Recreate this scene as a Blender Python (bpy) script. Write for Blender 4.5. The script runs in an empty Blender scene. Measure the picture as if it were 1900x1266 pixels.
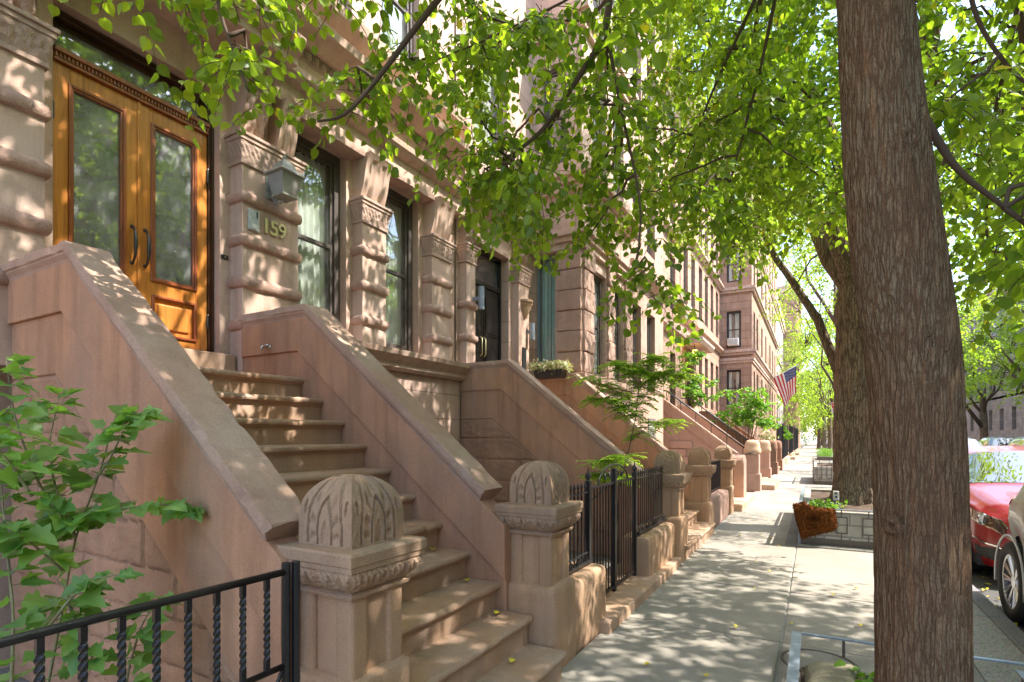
import bpy, math, random
import numpy as np
from mathutils import Vector, Matrix, noise
rnd = random.Random(7)
S_ = bpy.context.scene
COL = S_.collection
PI = math.pi
R = math.radians

# ------------------------------------------------------------ camera, sky, sun, exposure
H = 1.53
cam_d = bpy.data.cameras.new('camera'); cam = bpy.data.objects.new('camera', cam_d); COL.objects.link(cam)
cam.location = (0, 0, H); cam.rotation_euler = (R(90), 0, math.atan(.56))
cam_d.sensor_width = 36; cam_d.lens = 36*1000/1900.; cam_d.shift_y = (812-633)/1900.
cam_d.clip_end = 3000; cam_d.clip_start = .05
S_.camera = cam
SUN_EL, SUN_AZ = 52.0, 74.0          # azimuth clockwise from +Y (the street direction)
w = bpy.data.worlds.new('World'); S_.world = w; w.use_nodes = True
nt = w.node_tree; bg = nt.nodes['Background']
sky = nt.nodes.new('ShaderNodeTexSky'); sky.sky_type = 'NISHITA'; sky.sun_disc = False
sky.sun_elevation = R(SUN_EL); sky.sun_rotation = R(SUN_AZ); sky.air_density = 1.0; sky.dust_density = 1.5
nt.links.new(sky.outputs[0], bg.inputs[0]); bg.inputs[1].default_value = .15
sd = bpy.data.lights.new('sun', 'SUN'); sun = bpy.data.objects.new('sun', sd); COL.objects.link(sun)
sd.energy = 2.2; sd.angle = R(.5); sd.color = (1, .94, .86)
sv = Vector((math.cos(R(SUN_EL))*math.sin(R(SUN_AZ)), math.cos(R(SUN_EL))*math.cos(R(SUN_AZ)), math.sin(R(SUN_EL))))
sun.rotation_euler = sv.to_track_quat('Z', 'Y').to_euler(); sun.location = (10, 5, 20)
vs = S_.view_settings; vs.view_transform = 'Standard'; vs.look = 'None'; vs.exposure = 2.5; vs.gamma = 1
S_.cycles.max_bounces = 8; S_.cycles.diffuse_bounces = 4; S_.cycles.transparent_max_bounces = 12
S_.cycles.transmission_bounces = 4; S_.cycles.glossy_bounces = 3
S_.cycles.use_denoising = True; S_.cycles.sample_clamp_indirect = 6
S_.cycles.caustics_reflective = False; S_.cycles.caustics_refractive = False

# ------------------------------------------------------------ materials
class NT:
    def __init__(s, name):
        s.m = bpy.data.materials.new(name); s.m.use_nodes = True; s.t = s.m.node_tree; s.n = s.t.nodes
        s.b = s.n['Principled BSDF']; s.out = s.n['Material Output']
    def node(s, ty, **kw):
        q = s.n.new(ty)
        for k, v in kw.items():
            if k.startswith('i_'):
                key = k[2:].replace('_', ' ')
                q.inputs[key].default_value = v
            else: setattr(q, k, v)
        return q
    def link(s, a, b): s.t.links.new(a, b)
    def coords(s, scale=(1, 1, 1)):
        if not hasattr(s, 'tc'): s.tc = s.node('ShaderNodeTexCoord')
        mp = s.node('ShaderNodeMapping'); mp.inputs['Scale'].default_value = scale
        s.link(s.tc.outputs['Object'], mp.inputs[0]); return mp.outputs[0]
    def noise(s, sc, det=4, rough=.6, scale=(1, 1, 1), dist=0):
        q = s.node('ShaderNodeTexNoise'); q.inputs['Scale'].default_value = sc; q.inputs['Detail'].default_value = det
        q.inputs['Roughness'].default_value = rough; q.inputs['Distortion'].default_value = dist
        s.link(s.coords(scale), q.inputs['Vector']); return q.outputs['Fac']
    def ramp(s, src, stops):
        q = s.node('ShaderNodeValToRGB'); e = q.color_ramp.elements
        while len(e) < len(stops): e.new(.5)
        for i, (p, c) in enumerate(stops):
            e[i].position = p; e[i].color = (c if len(c) == 4 else tuple(c)+(1,))
        s.link(src, q.inputs[0]); return q.outputs[0]
    def mix(s, fac, a, b, mode='MIX'):
        q = s.node('ShaderNodeMix'); q.data_type = 'RGBA'; q.blend_type = mode
        for v, i in ((fac, 0), (a, 6), (b, 7)):
            if hasattr(v, 'links'): s.link(v, q.inputs[i])
            elif isinstance(v, (int, float)): q.inputs[i].default_value = v
            else: q.inputs[i].default_value = tuple(v)+((1,) if len(v) == 3 else ())
        return q.outputs[2]
    def math(s, op, a, b=0, c=0):
        q = s.node('ShaderNodeMath'); q.operation = op
        for v, i in ((a, 0), (b, 1), (c, 2)):
            if hasattr(v, 'links'): s.link(v, q.inputs[i])
            else: q.inputs[i].default_value = v
        return q.outputs[0]
    def bump(s, h, strength=.5, dist=.02, prev=None):
        q = s.node('ShaderNodeBump'); q.inputs['Strength'].default_value = strength; q.inputs['Distance'].default_value = dist
        s.link(h, q.inputs['Height'])
        if prev is not None: s.link(prev, q.inputs['Normal'])
        return q.outputs[0]
    def fin(s, col=None, rough=None, nrm=None, metal=None, spec=None):
        b = s.b
        if col is not None:
            if hasattr(col, 'links'): s.link(col, b.inputs['Base Color'])
            else: b.inputs['Base Color'].default_value = tuple(col)+(1,)
        if rough is not None:
            if hasattr(rough, 'links'): s.link(rough, b.inputs['Roughness'])
            else: b.inputs['Roughness'].default_value = rough
        if nrm is not None: s.link(nrm, b.inputs['Normal'])
        if metal is not None: b.inputs['Metallic'].default_value = metal
        if spec is not None: b.inputs['Specular IOR Level'].default_value = spec
        return s.m

def k(c, f): return tuple(min(1, x*f) for x in c)
def stone(name, c, var=.14, streak=.5, bumpd=.004, rough=.9, joints=None, grain=180, c2=None):
    m = NT(name)
    a = m.noise(1.3, 5, .65)
    col = m.ramp(a, [(.3, k(c, 1-var)), (.7, k(c, 1+var))])
    if c2 is not None:
        g = m.noise(2.1, 3, .6, (1, 1, .45))
        col = m.mix(m.ramp(g, [(.42, (0, 0, 0)), (.68, (1, 1, 1))]), col, c2)
    st = m.noise(7, 4, .6, (1, 1, .09))
    col = m.mix(m.math('MULTIPLY', m.ramp(st, [(.47, (0, 0, 0)), (.72, (1, 1, 1))]), streak*.8), col, k(c, .55))
    blot = m.noise(4.5, 6, .72)
    col = m.mix(m.math('MULTIPLY', m.ramp(blot, [(.52, (0, 0, 0)), (.66, (1, 1, 1))]), .35), col, k(c, .68))
    fine = m.noise(grain, 2, .6)
    col = m.mix(.35, col, m.ramp(fine, [(.3, (.25, .25, .25)), (.7, (.75, .75, .75))]), 'OVERLAY')
    h = m.math('ADD', m.math('MULTIPLY', fine, .35), m.noise(28, 5, .7))
    nr = m.bump(h, .7, bumpd)
    if joints:
        bw, bh, jw, off = joints
        sx = m.node('ShaderNodeSeparateXYZ'); m.link(m.coords(), sx.inputs[0])
        cb = m.node('ShaderNodeCombineXYZ'); m.link(m.math('ADD', sx.outputs[0], sx.outputs[1]), cb.inputs[0]); m.link(sx.outputs[2], cb.inputs[1])
        br = m.node('ShaderNodeTexBrick'); m.link(cb.outputs[0], br.inputs[0])
        br.inputs['Scale'].default_value = 1; br.inputs['Mortar Size'].default_value = jw
        br.inputs['Brick Width'].default_value = bw; br.inputs['Row Height'].default_value = bh
        br.offset = off; br.inputs['Mortar Smooth'].default_value = .2
        br.inputs['Color1'].default_value = (.42, .42, .42, 1); br.inputs['Color2'].default_value = (.58, .58, .58, 1); br.inputs['Mortar'].default_value = (.5, .5, .5, 1)
        col = m.mix(.7, col, br.outputs['Color'], 'OVERLAY')
        col = m.mix(m.math('MULTIPLY', br.outputs['Fac'], .65), col, k(c, .4))
        nr = m.bump(m.math('SUBTRACT', 1, br.outputs['Fac']), .9, .012, nr)
    return m.fin(col, rough, nr, spec=.25)

M = {}
M['facade'] = stone('brownstone_facade', (.53, .365, .285), streak=.6, c2=(.58, .43, .35))
M['facade_block'] = stone('brownstone_blocks', (.53, .37, .30), joints=(1.1, .36, .006, .5), c2=(.56, .40, .33))
M['facade_rough'] = stone('rough_brownstone', (.47, .31, .245), var=.22, bumpd=.02)
M['cheek'] = stone('warm_brownstone', (.545, .30, .18), var=.16, streak=.85, c2=(.40, .25, .17))
M['cheek_rough'] = stone('hewn_brownstone', (.47, .28, .18), var=.2, bumpd=.012, c2=(.36, .22, .15))
M['cap'] = stone('coping_stone', (.47, .305, .225), var=.2, streak=.35, bumpd=.008, c2=(.50, .37, .29))
M['step'] = stone('step_stone', (.46, .295, .19), var=.12, streak=.35, c2=(.45, .33, .255))
M['pier'] = stone('newel_stone', (.50, .315, .19), var=.16, streak=.75, c2=(.42, .28, .19))
M['carved'] = stone('carved_stone', (.45, .295, .19), var=.22, streak=.6, bumpd=.008, c2=(.34, .25, .18))
M['carved_pale'] = stone('carved_facade_stone', (.47, .325, .26), var=.2, streak=.5, bumpd=.008, c2=(.38, .28, .23))
M['pink'] = stone('pink_stucco', (.44, .28, .22), var=.08, streak=.4)
M['tan'] = stone('tan_plaster', (.52, .37, .25), var=.1, streak=.5)
M['darkbrown'] = stone('dark_brownstone', (.27, .15, .10), var=.12)
M['ashlar_far'] = stone('ashlar_facade', (.40, .25, .175), joints=(1.3, .42, .012, .5), grain=60)
M['brick_far'] = stone('brick_facade', (.42, .24, .165), joints=(.6, .2, .01, .5), grain=60)
M['greyface'] = stone('grey_facade', (.42, .36, .34), joints=(.9, .3, .01, .5), grain=60)
M['bluestone'] = stone('areaway_stone', (.22, .2, .18), var=.2)
M['rock'] = stone('mica_rock', (.28, .25, .17), var=.35, bumpd=.03)
M['whitestone'] = stone('limewashed_stone', (.40, .385, .34), var=.25, streak=.4, joints=(.3, .16, .012, .5), c2=(.36, .33, .27))

def simple(name, c, rough=.5, metal=0, nz=None, spec=.5, bump=0):
    m = NT(name); col = c
    if nz:
        col = m.ramp(m.noise(nz, 4, .6), [(.3, k(c, .75)), (.7, k(c, 1.2))])
    nr = m.bump(m.noise(nz or 60, 3), bump, .004) if bump else None
    return m.fin(col, rough, nr, metal, spec)
M['iron'] = simple('black_iron', (.018, .018, .02), .32, 0, 40, .5, .5)
M['iron_brown'] = simple('brown_iron', (.035, .025, .022), .5, 0, 40)
M['steel'] = simple('painted_steel', (.23, .27, .32), .35, 0, 30)
M['rust'] = simple('weathered_iron', (.12, .095, .075), .7, 0, 30)
M['black'] = simple('interior_dark', (.012, .011, .01), .9)  # near-black colour stands in for the shade of unlit rooms
M['blackpaint'] = simple('black_paint', (.014, .012, .012), .25)
M['winframe'] = simple('brown_window_frame', (.085, .068, .06), .45, 0, 30)
M['whitepaint'] = simple('white_paint', (.7, .68, .63), .6)
M['brass'] = simple('brass', (.75, .62, .34), .35, .7)
M['bronze'] = simple('dark_bronze', (.09, .08, .07), .35, .8)
M['verdigris'] = simple('verdigris_metal', (.30, .29, .25), .6, .2, 40)
M['soil'] = simple('soil', (.10, .07, .05), .95, 0, 60, .2, 1)
M['tyre'] = simple('tyre_rubber', (.02, .02, .02), .8, 0, 80)
M['rim'] = simple('alloy_rim', (.55, .54, .53), .3, .8)
M['plastic'] = simple('black_plastic', (.025, .025, .027), .5)
M['chrome'] = simple('chrome', (.7, .7, .7), .12, 1)
M['orange'] = simple('orange_plastic', (.8, .12, .03), .5)
M['yellowleaf'] = simple('yellow_leaf', (.70, .58, .05), .6)
M['greyplastic'] = simple('grey_plastic', (.45, .47, .46), .5, 0, 30)

def curtain_mat():
    m = NT('white_curtain')
    m.fin((.85, .84, .81), .9)
    return m.m
M['curtain'] = curtain_mat()
def glass_mat(name, tint=(.75, .8, .78), refl=.22, dirt=0, rough=.02):
    m = NT(name); m.n.remove(m.b)
    tr = m.node('ShaderNodeBsdfTransparent'); tr.inputs[0].default_value = tint+(1,)
    gl = m.node('ShaderNodeBsdfGlossy'); gl.inputs[0].default_value = (1, 1, 1, 1); gl.inputs['Roughness'].default_value = rough
    wv = m.bump(m.noise(1.7, 2, .4), .06, .05); m.link(wv, gl.inputs['Normal'])
    fr = m.node('ShaderNodeLayerWeight'); fr.inputs[0].default_value = .5
    fac = m.math('MINIMUM', m.math('ADD', m.math('POWER', fr.outputs['Facing'], 3.5), refl*.5), 1)
    mx = m.node('ShaderNodeMixShader'); m.link(fac, mx.inputs[0]); m.link(tr.outputs[0], mx.inputs[1]); m.link(gl.outputs[0], mx.inputs[2])
    res = mx.outputs[0]
    if dirt:
        df = m.node('ShaderNodeBsdfDiffuse'); df.inputs[0].default_value = (.75, .77, .8, 1)
        m2 = m.node('ShaderNodeMixShader')
        q = m.math('MULTIPLY', m.math('ADD', m.ramp(m.noise(260, 2, .7), [(.42, (.3, .3, .3)), (.7, (1, 1, 1))]), m.ramp(m.noise(5, 4, .6), [(.3, (0, 0, 0)), (.75, (.8, .8, .8))])), dirt)
        m.link(q, m2.inputs[0]); m.link(res, m2.inputs[1]); m.link(df.outputs[0], m2.inputs[2]); res = m2.outputs[0]
    m.link(res, m.out.inputs[0]); return m.m
M['glass'] = glass_mat('window_glass', (.88, .91, .89), .16, .03)
M['doorglass'] = glass_mat('dusty_door_glass', (.6, .61, .62), .35, .26)
M['carglass'] = glass_mat('car_glass', (.25, .3, .3), .5)
M['lampglass'] = glass_mat('frosted_lamp_glass', (.6, .56, .46), .1, .3, .3)
M['greenglass'] = glass_mat('pale_green_glass', (.80, .93, .88), .15, .12)

def wood(name, c, c2, rough=.28):
    m = NT(name)
    g = m.noise(9, 5, .65, (1, 1, .1), .6)
    g2 = m.noise(60, 3, .6, (1, 1, .04))
    col = m.ramp(g, [(.3, c2), (.62, c)])
    col = m.mix(.4, col, m.ramp(g2, [(.35, (.3, .3, .3)), (.65, (.7, .7, .7))]), 'OVERLAY')
    m.b.inputs['Coat Weight'].default_value = .4; m.b.inputs['Coat Roughness'].default_value = .12
    return m.fin(col, rough, m.bump(g2, .15, .002))
M['wood'] = wood('varnished_oak', (.66, .26, .055), (.40, .13, .025))
M['wood_red'] = wood('red_brown_molding', (.36, .10, .035), (.2, .05, .018))
M['wood_dark'] = wood('dark_stained_wood', (.075, .026, .012), (.035, .014, .008))

def leafmat(name, c1, c2, tr=.55, gloss=.12, trc=None):
    m = NT(name); m.n.remove(m.b)
    ge = m.node('ShaderNodeNewGeometry')
    col = m.ramp(ge.outputs['Random Per Island'], [(0, k(c1, .7)), (.25, c1), (.99, c2), (.995, (.55, .45, .05))] if 'linden' in name else [(0, c1), (1, c2)])
    col = m.mix(.5, col, m.ramp(m.noise(1.6, 3, .6), [(.35, (.34, .36, .4)), (.65, (.62, .6, .5))]), 'OVERLAY')
    df = m.node('ShaderNodeBsdfDiffuse'); m.link(col, df.inputs[0])
    tl = m.node('ShaderNodeBsdfTranslucent')
    tcol = m.mix(1, col, trc or (1.9, 1.9, .75), 'MULTIPLY'); m.link(tcol, tl.inputs[0])
    mx = m.node('ShaderNodeMixShader'); mx.inputs[0].default_value = tr
    m.link(df.outputs[0], mx.inputs[1]); m.link(tl.outputs[0], mx.inputs[2])
    gl = m.node('ShaderNodeBsdfGlossy'); gl.inputs['Roughness'].default_value = .38; gl.inputs[0].default_value = (.9, .95, 1, 1)
    fr = m.node('ShaderNodeLayerWeight'); fr.inputs[0].default_value = .5
    m2 = m.node('ShaderNodeMixShader'); m.link(m.math('ADD', m.math('MULTIPLY', m.math('POWER', fr.outputs['Facing'], 4), gloss*4), gloss*.35), m2.inputs[0])
    m.link(mx.outputs[0], m2.inputs[1]); m.link(gl.outputs[0], m2.inputs[2]); m.link(m2.outputs[0], m.out.inputs[0])
    return m.m
M['linden'] = leafmat('linden_leaf', (.135, .23, .024), (.30, .42, .045), .62, .05)
M['locust'] = leafmat('pale_leaf', (.17, .27, .04), (.30, .43, .065), .64, .04)
M['sapleaf'] = leafmat('sapling_leaf', (.22, .36, .05), (.36, .5, .09), .6, .04)  # lighter than the other leaves: sunlight on the sapling put into the colour
M['bushleaf'] = leafmat('bush_leaf', (.14, .30, .08), (.28, .48, .14), .5, .10)
M['hedge'] = leafmat('hedge_leaf', (.09, .2, .025), (.18, .34, .04), .5, .05)
M['flower'] = leafmat('mixed_blossom_leaf', (.20, .3, .1), (.62, .5, .38), .3)

def bark(name, c, c2, sc=1.0, zs=.11, crackc=.38):
    m = NT(name)
    wob = m.noise(9*sc, 3, .6, (1, 1, .5)); q = m.node('ShaderNodeVectorMath'); q.operation = 'ADD'
    cb = m.node('ShaderNodeCombineXYZ'); m.link(m.math('MULTIPLY', wob, .05/sc), cb.inputs[0]); m.link(m.math('MULTIPLY', wob, -.04/sc), cb.inputs[1])
    m.link(m.coords(), q.inputs[0]); m.link(cb.outputs[0], q.inputs[1])
    mp = m.node('ShaderNodeMapping'); mp.inputs['Scale'].default_value = (1, 1, zs); m.link(q.outputs[0], mp.inputs[0])
    def vor(scale):
        v = m.node('ShaderNodeTexVoronoi'); v.feature = 'DISTANCE_TO_EDGE'; v.inputs['Scale'].default_value = scale; m.link(mp.outputs[0], v.inputs['Vector']); return v.outputs['Distance']
    v1 = m.ramp(m.math('ADD', vor(34*sc), m.math('MULTIPLY', m.math('SUBTRACT', m.noise(60*sc, 4, .7, (1, 1, .2)), .5), .16)), [(.0, (0, 0, 0)), (.18, (1, 1, 1))]); v2 = m.ramp(vor(85*sc), [(.0, (.3, .3, .3)), (.2, (1, 1, 1))])
    fine = m.noise(120*sc, 5, .75, (1, 1, .45)); big = m.noise(1.7, 4, .6, (1, 1, .4))
    base = m.mix(m.ramp(big, [(.42, (0, 0, 0)), (.6, (1, 1, 1))]), c, c2)
    col = m.mix(m.math('MULTIPLY', v1, v2), k(c, crackc), base)
    org = m.ramp(m.noise(20*sc, 4, .7, (1, 1, .08), .4), [(.60, (0, 0, 0)), (.66, (1, 1, 1))])
    col = m.mix(m.math('MULTIPLY', org, .4), col, (.30, .16, .08))
    lich = m.ramp(m.noise(38*sc, 4, .7), [(.63, (0, 0, 0)), (.70, (1, 1, 1))])
    col = m.mix(m.math('MULTIPLY', lich, .35), col, (.33, .33, .25))
    col = m.mix(.7, col, m.ramp(fine, [(.3, (.2, .2, .2)), (.7, (.8, .8, .8))]), 'OVERLAY')
    h = m.math('ADD', m.math('MULTIPLY', fine, .6), m.math('ADD', v1, m.math('MULTIPLY', v2, .5)))
    return m.fin(col, .95, m.bump(h, .8, .009/sc**.5), spec=.15)
M['bark'] = bark('linden_bark', (.23, .135, .08), (.25, .20, .13), 2.0, .085, .55)
M['bark2'] = bark('furrowed_bark', (.33, .24, .175), (.30, .26, .18), .75, .07, .3)
M['twig'] = simple('twig_bark', (.10, .065, .045), .85)
M['stem'] = simple('pale_green_stem', (.28, .26, .15), .7)

def concrete():
    m = NT('sidewalk_concrete')
    c = (.315, .285, .24)
    col = m.ramp(m.noise(.7, 6, .65), [(.3, k(c, .8)), (.7, k(c, 1.15))])
    col = m.mix(m.math('MULTIPLY', m.ramp(m.noise(2.6, 6, .7), [(.5, (0, 0, 0)), (.75, (1, 1, 1))]), .45), col, k(c, .62))
    col = m.mix(.6, col, m.ramp(m.noise(190, 3, .7), [(.3, (.2, .2, .2)), (.7, (.8, .8, .8))]), 'OVERLAY')
    v = m.node('ShaderNodeTexVoronoi'); v.inputs['Scale'].default_value = 5; m.link(m.coords(), v.inputs['Vector'])
    col = m.mix(m.math('MULTIPLY', m.ramp(v.outputs['Distance'], [(.06, (1, 1, 1)), (.10, (0, 0, 0))]), .4), col, k(c, .3))
    e_ = m.node('ShaderNodeTexVoronoi'); e_.feature = 'DISTANCE_TO_EDGE'; e_.inputs['Scale'].default_value = .55
    q = m.node('ShaderNodeVectorMath'); q.operation = 'ADD'; nn = m.node('ShaderNodeTexNoise'); nn.inputs['Scale'].default_value = 4; nn.inputs['Detail'].default_value = 5; m.link(m.coords(), nn.inputs['Vector'])
    sc_ = m.node('ShaderNodeVectorMath'); sc_.operation = 'SCALE'; sc_.inputs['Scale'].default_value = .25; m.link(nn.outputs['Color'], sc_.inputs[0])
    m.link(m.coords(), q.inputs[0]); m.link(sc_.outputs[0], q.inputs[1]); m.link(q.outputs[0], e_.inputs['Vector'])
    crack = m.math('MULTIPLY', m.ramp(e_.outputs['Distance'], [(.0, (1, 1, 1)), (.0035, (0, 0, 0))]), m.ramp(m.noise(.5, 2), [(.5, (0, 0, 0)), (.56, (1, 1, 1))]))
    col = m.mix(crack, col, k(c, .25))
    return m.fin(col, .9, m.bump(m.noise(150, 4, .7), .45, .003), spec=.3)
M['concrete'] = concrete()
def agg(name, c, sc=120, bd=.004, contrast=.6):
    m = NT(name)
    v = m.node('ShaderNodeTexVoronoi'); v.inputs['Scale'].default_value = sc; m.link(m.coords(), v.inputs['Vector'])
    col = m.mix(contrast, c, v.outputs['Color'], 'OVERLAY')
    col = m.mix(.5, col, m.ramp(m.noise(2, 4), [(.3, (.35, .35, .35)), (.7, (.65, .65, .65))]), 'OVERLAY')
    hsv = m.node('ShaderNodeHueSaturation'); hsv.inputs['Saturation'].default_value = .5; m.link(col, hsv.inputs['Color'])
    return m.fin(hsv.outputs[0], .9, m.bump(v.outputs['Distance'], .5, bd), spec=.3)
M['aggregate'] = agg('pebble_concrete', (.30, .27, .22))
M['asphalt'] = agg('asphalt', (.09, .085, .08), 160)
M['granite'] = agg('granite_kerb', (.20, .18, .18), 90, .002, .4)
M['earth'] = simple('far_ground', (.16, .15, .12), .95, 0, .3)
def fur():
    m = NT('rust_fur')
    n1 = m.noise(9, 4, .7, (1, 1, 1), .8); n2 = m.noise(140, 3, .7, (1, 1, .35))
    col = m.ramp(n1, [(.3, (.09, .028, .008)), (.55, (.22, .075, .018)), (.75, (.33, .12, .03))])
    col = m.mix(.6, col, m.ramp(n2, [(.3, (.2, .2, .2)), (.7, (.8, .8, .8))]), 'OVERLAY')
    return m.fin(col, .95, m.bump(n2, 1, .02), spec=.1)
M['fur'] = fur()
def paint(name, c, metal=.3):
    m = NT(name); m.b.inputs['Coat Weight'].default_value = .6; m.b.inputs['Coat Roughness'].default_value = .03
    return m.fin(c, .35, None, metal)
M['redpaint'] = paint('red_car_paint', (.26, .004, .006), 0); M['silver'] = paint('silver_car_paint', (.52, .51, .49), .2)
M['greypaint'] = paint('grey_car_paint', (.2, .21, .22), .5); M['whitecar'] = paint('white_car_paint', (.62, .62, .6), 0)
M['amber'] = simple('amber_lens', (.8, .3, .02), .3)
lampm = NT('lit_lamp'); lampm.b.inputs['Emission Color'].default_value = (1, .55, .12, 1); lampm.b.inputs['Emission Strength'].default_value = 1.5
M['lit'] = lampm.fin((.8, .4, .1), .4)
M['red'] = simple('red_cloth', (.50, .03, .04), .8); M['white'] = simple('white_cloth', (.75, .73, .7), .8); M['navy'] = simple('navy_cloth', (.035, .05, .17), .8)
M['signred'] = simple('sign_red', (.6, .03, .04), .5)

# ------------------------------------------------------------ mesh helpers
class MB:
    def __init__(s): s.v = []; s.f = []
    def add(s, vs, fs):
        o = len(s.v); s.v += [tuple(p) for p in vs]; s.f += [tuple(i+o for i in f) for f in fs]; return s
    def box(s, x0, x1, y0, y1, z0, z1):
        return s.add([(x0, y0, z0), (x1, y0, z0), (x1, y1, z0), (x0, y1, z0), (x0, y0, z1), (x1, y0, z1), (x1, y1, z1), (x0, y1, z1)],
                     [(0, 3, 2, 1), (4, 5, 6, 7), (0, 1, 5, 4), (1, 2, 6, 5), (2, 3, 7, 6), (3, 0, 4, 7)])
    def prism(s, poly, axis, a, b):
        # poly: 2D points; axis 'y': (x,z) extruded in y; 'x': (y,z); 'z': (x,y)
        f = {'y': lambda p, t: (p[0], t, p[1]), 'x': lambda p, t: (t, p[0], p[1]), 'z': lambda p, t: (p[0], p[1], t)}[axis]
        n = len(poly); ar = sum(poly[i][0]*poly[(i+1) % n][1]-poly[(i+1) % n][0]*poly[i][1] for i in range(n))
        if (ar > 0) == (axis == 'y'): poly = poly[::-1]
        vs = [f(p, a) for p in poly]+[f(p, b) for p in poly]
        return s.add(vs, [tuple(range(n))[::-1], tuple(range(n, 2*n))]+[(i, (i+1) % n, n+(i+1) % n, n+i) for i in range(n)])
    def grid(s, fn, nu, nv, closed_u=False):
        vs = [fn(i/nu, j/nv) for j in range(nv+1) for i in range(nu+(0 if closed_u else 1))]
        w_ = nu if closed_u else nu+1; fs = []
        for j in range(nv):
            for i in range(nu):
                i2 = (i+1) % w_ if closed_u else i+1
                fs.append((j*w_+i, j*w_+i2, (j+1)*w_+i2, (j+1)*w_+i))
        return s.add(vs, fs)
    def tube(s, pts, rad, n=8, cap=True, disp=None):
        pts = [Vector(p) for p in pts]; vs = []; m = len(pts)
        if not hasattr(rad, '__len__'): rad = [rad]*m
        up = None
        for i, p in enumerate(pts):
            t = (pts[min(i+1, m-1)]-pts[max(i-1, 0)]).normalized()
            if up is None:
                up = t.orthogonal().normalized() if abs(t.z) < .9 else Vector((1, 0, 0))
            a = (up-t*up.dot(t)).normalized(); b = t.cross(a); up = a
            for q in range(n):
                th = 2*PI*q/n; r_ = rad[i]*(disp(i/(m-1), th) if disp else 1)
                vs.append(p+(a*math.cos(th)+b*math.sin(th))*r_)
        fs = [(i*n+q, i*n+(q+1) % n, (i+1)*n+(q+1) % n, (i+1)*n+q) for i in range(m-1) for q in range(n)]
        if cap: fs += [tuple(range(n))[::-1], tuple(range((m-1)*n, m*n))]
        return s.add(vs, fs)
    def lathe(s, prof, c=(0, 0, 0), n=24, axis='z'):
        vs = []
        for (r_, h) in prof:
            for q in range(n):
                a = 2*PI*q/n; p = (r_*math.cos(a), r_*math.sin(a), h)
                if axis == 'x': p = (p[2], p[0], p[1])
                if axis == 'y': p = (p[1], p[2], p[0])
                vs.append((p[0]+c[0], p[1]+c[1], p[2]+c[2]))
        m = len(prof); ring = prof[0][0] > 0 and prof[-1][0] > 0
        fs = [(i*n+q, i*n+(q+1) % n, ((i+1) % m)*n+(q+1) % n, ((i+1) % m)*n+q) for i in range(m if ring else m-1) for q in range(n)]
        if not ring: fs += [tuple(range(n))[::-1], tuple(range((m-1)*n, m*n))]
        return s.add(vs, fs)
    def sqlathe(s, prof, c, rot=0):      # square plan rings: (half width, z)
        vs = []
        for (h, z) in prof: vs += [(c[0]-h, c[1]-h, z), (c[0]+h, c[1]-h, z), (c[0]+h, c[1]+h, z), (c[0]-h, c[1]+h, z)]
        m = len(prof)
        fs = [(i*4+q, i*4+(q+1) % 4, (i+1)*4+(q+1) % 4, (i+1)*4+q) for i in range(m-1) for q in range(4)]
        fs += [(3, 2, 1, 0), tuple(range((m-1)*4, m*4))]
        return s.add(vs, fs)
    def sweep_xz(s, path, sec):           # path in x,z; sec: (y, dn) closed
        vs = []; n = len(sec); m = len(path)
        for i, p in enumerate(path):
            ns = []
            for a, b in ((i-1, i), (i, i+1)):
                if a >= 0 and b < m:
                    t = Vector((path[b][0]-path[a][0], path[b][1]-path[a][1])).normalized(); ns.append(Vector((-t.y, t.x)))
            nn = sum(ns, Vector((0, 0)))/len(ns); nn /= max(.3, nn.dot(ns[0]))
            if nn.y < 0: nn = -nn
            for (y, dn) in sec: vs.append((p[0]+nn.x*dn, y, p[1]+nn.y*dn))
        fs = [(i*n+q, i*n+(q+1) % n, (i+1)*n+(q+1) % n, (i+1)*n+q) for i in range(m-1) for q in range(n)]
        fs += [tuple(range(n))[::-1], tuple(range((m-1)*n, m*n))]
        return s.add(vs, fs)
    def rough(s, x0, x1, y0, y1, z0, z1, r_=.03, amp=.01, n=10, seed=0, fr=9):
        # rounded, hewn block
        cx, cy, cz = (x0+x1)/2, (y0+y1)/2, (z0+z1)/2; hx, hy, hz = (x1-x0)/2, (y1-y0)/2, (z1-z0)/2
        def P(a, b, c):
            q = Vector((a*hx, b*hy, c*hz)); inner = Vector((max(-hx+r_, min(hx-r_, q.x)), max(-hy+r_, min(hy-r_, q.y)), max(-hz+r_, min(hz-r_, q.z))))
            d = q-inner
            if d.length > 1e-6: q = inner+d.normalized()*min(d.length, r_)
            w_ = Vector((q.x+cx, q.y+cy, q.z+cz))
            nv = noise.noise_vector(w_*fr+Vector((seed, 0, 0)))*amp+noise.noise_vector(w_*fr*2.7+Vector((0, seed, 0)))*amp*.5
            return w_+nv
        nx, ny, nz = [max(2, int(n*h/max(hx, hy, hz)+.5)) for h in (hx, hy, hz)]
        for sg in (-1, 1):
            s.grid(lambda u, v, sg=sg: P(2*u-1, sg, 2*v-1) if sg < 0 else P(1-2*u, sg, 2*v-1), nx, nz)
            s.grid(lambda u, v, sg=sg: P(sg, 2*u-1, 2*v-1) if sg > 0 else P(sg, 1-2*u, 2*v-1), ny, nz)
            s.grid(lambda u, v, sg=sg: P(2*u-1, 2*v-1, sg) if sg > 0 else P(1-2*u, 2*v-1, sg), nx, ny)
        return s

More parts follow.
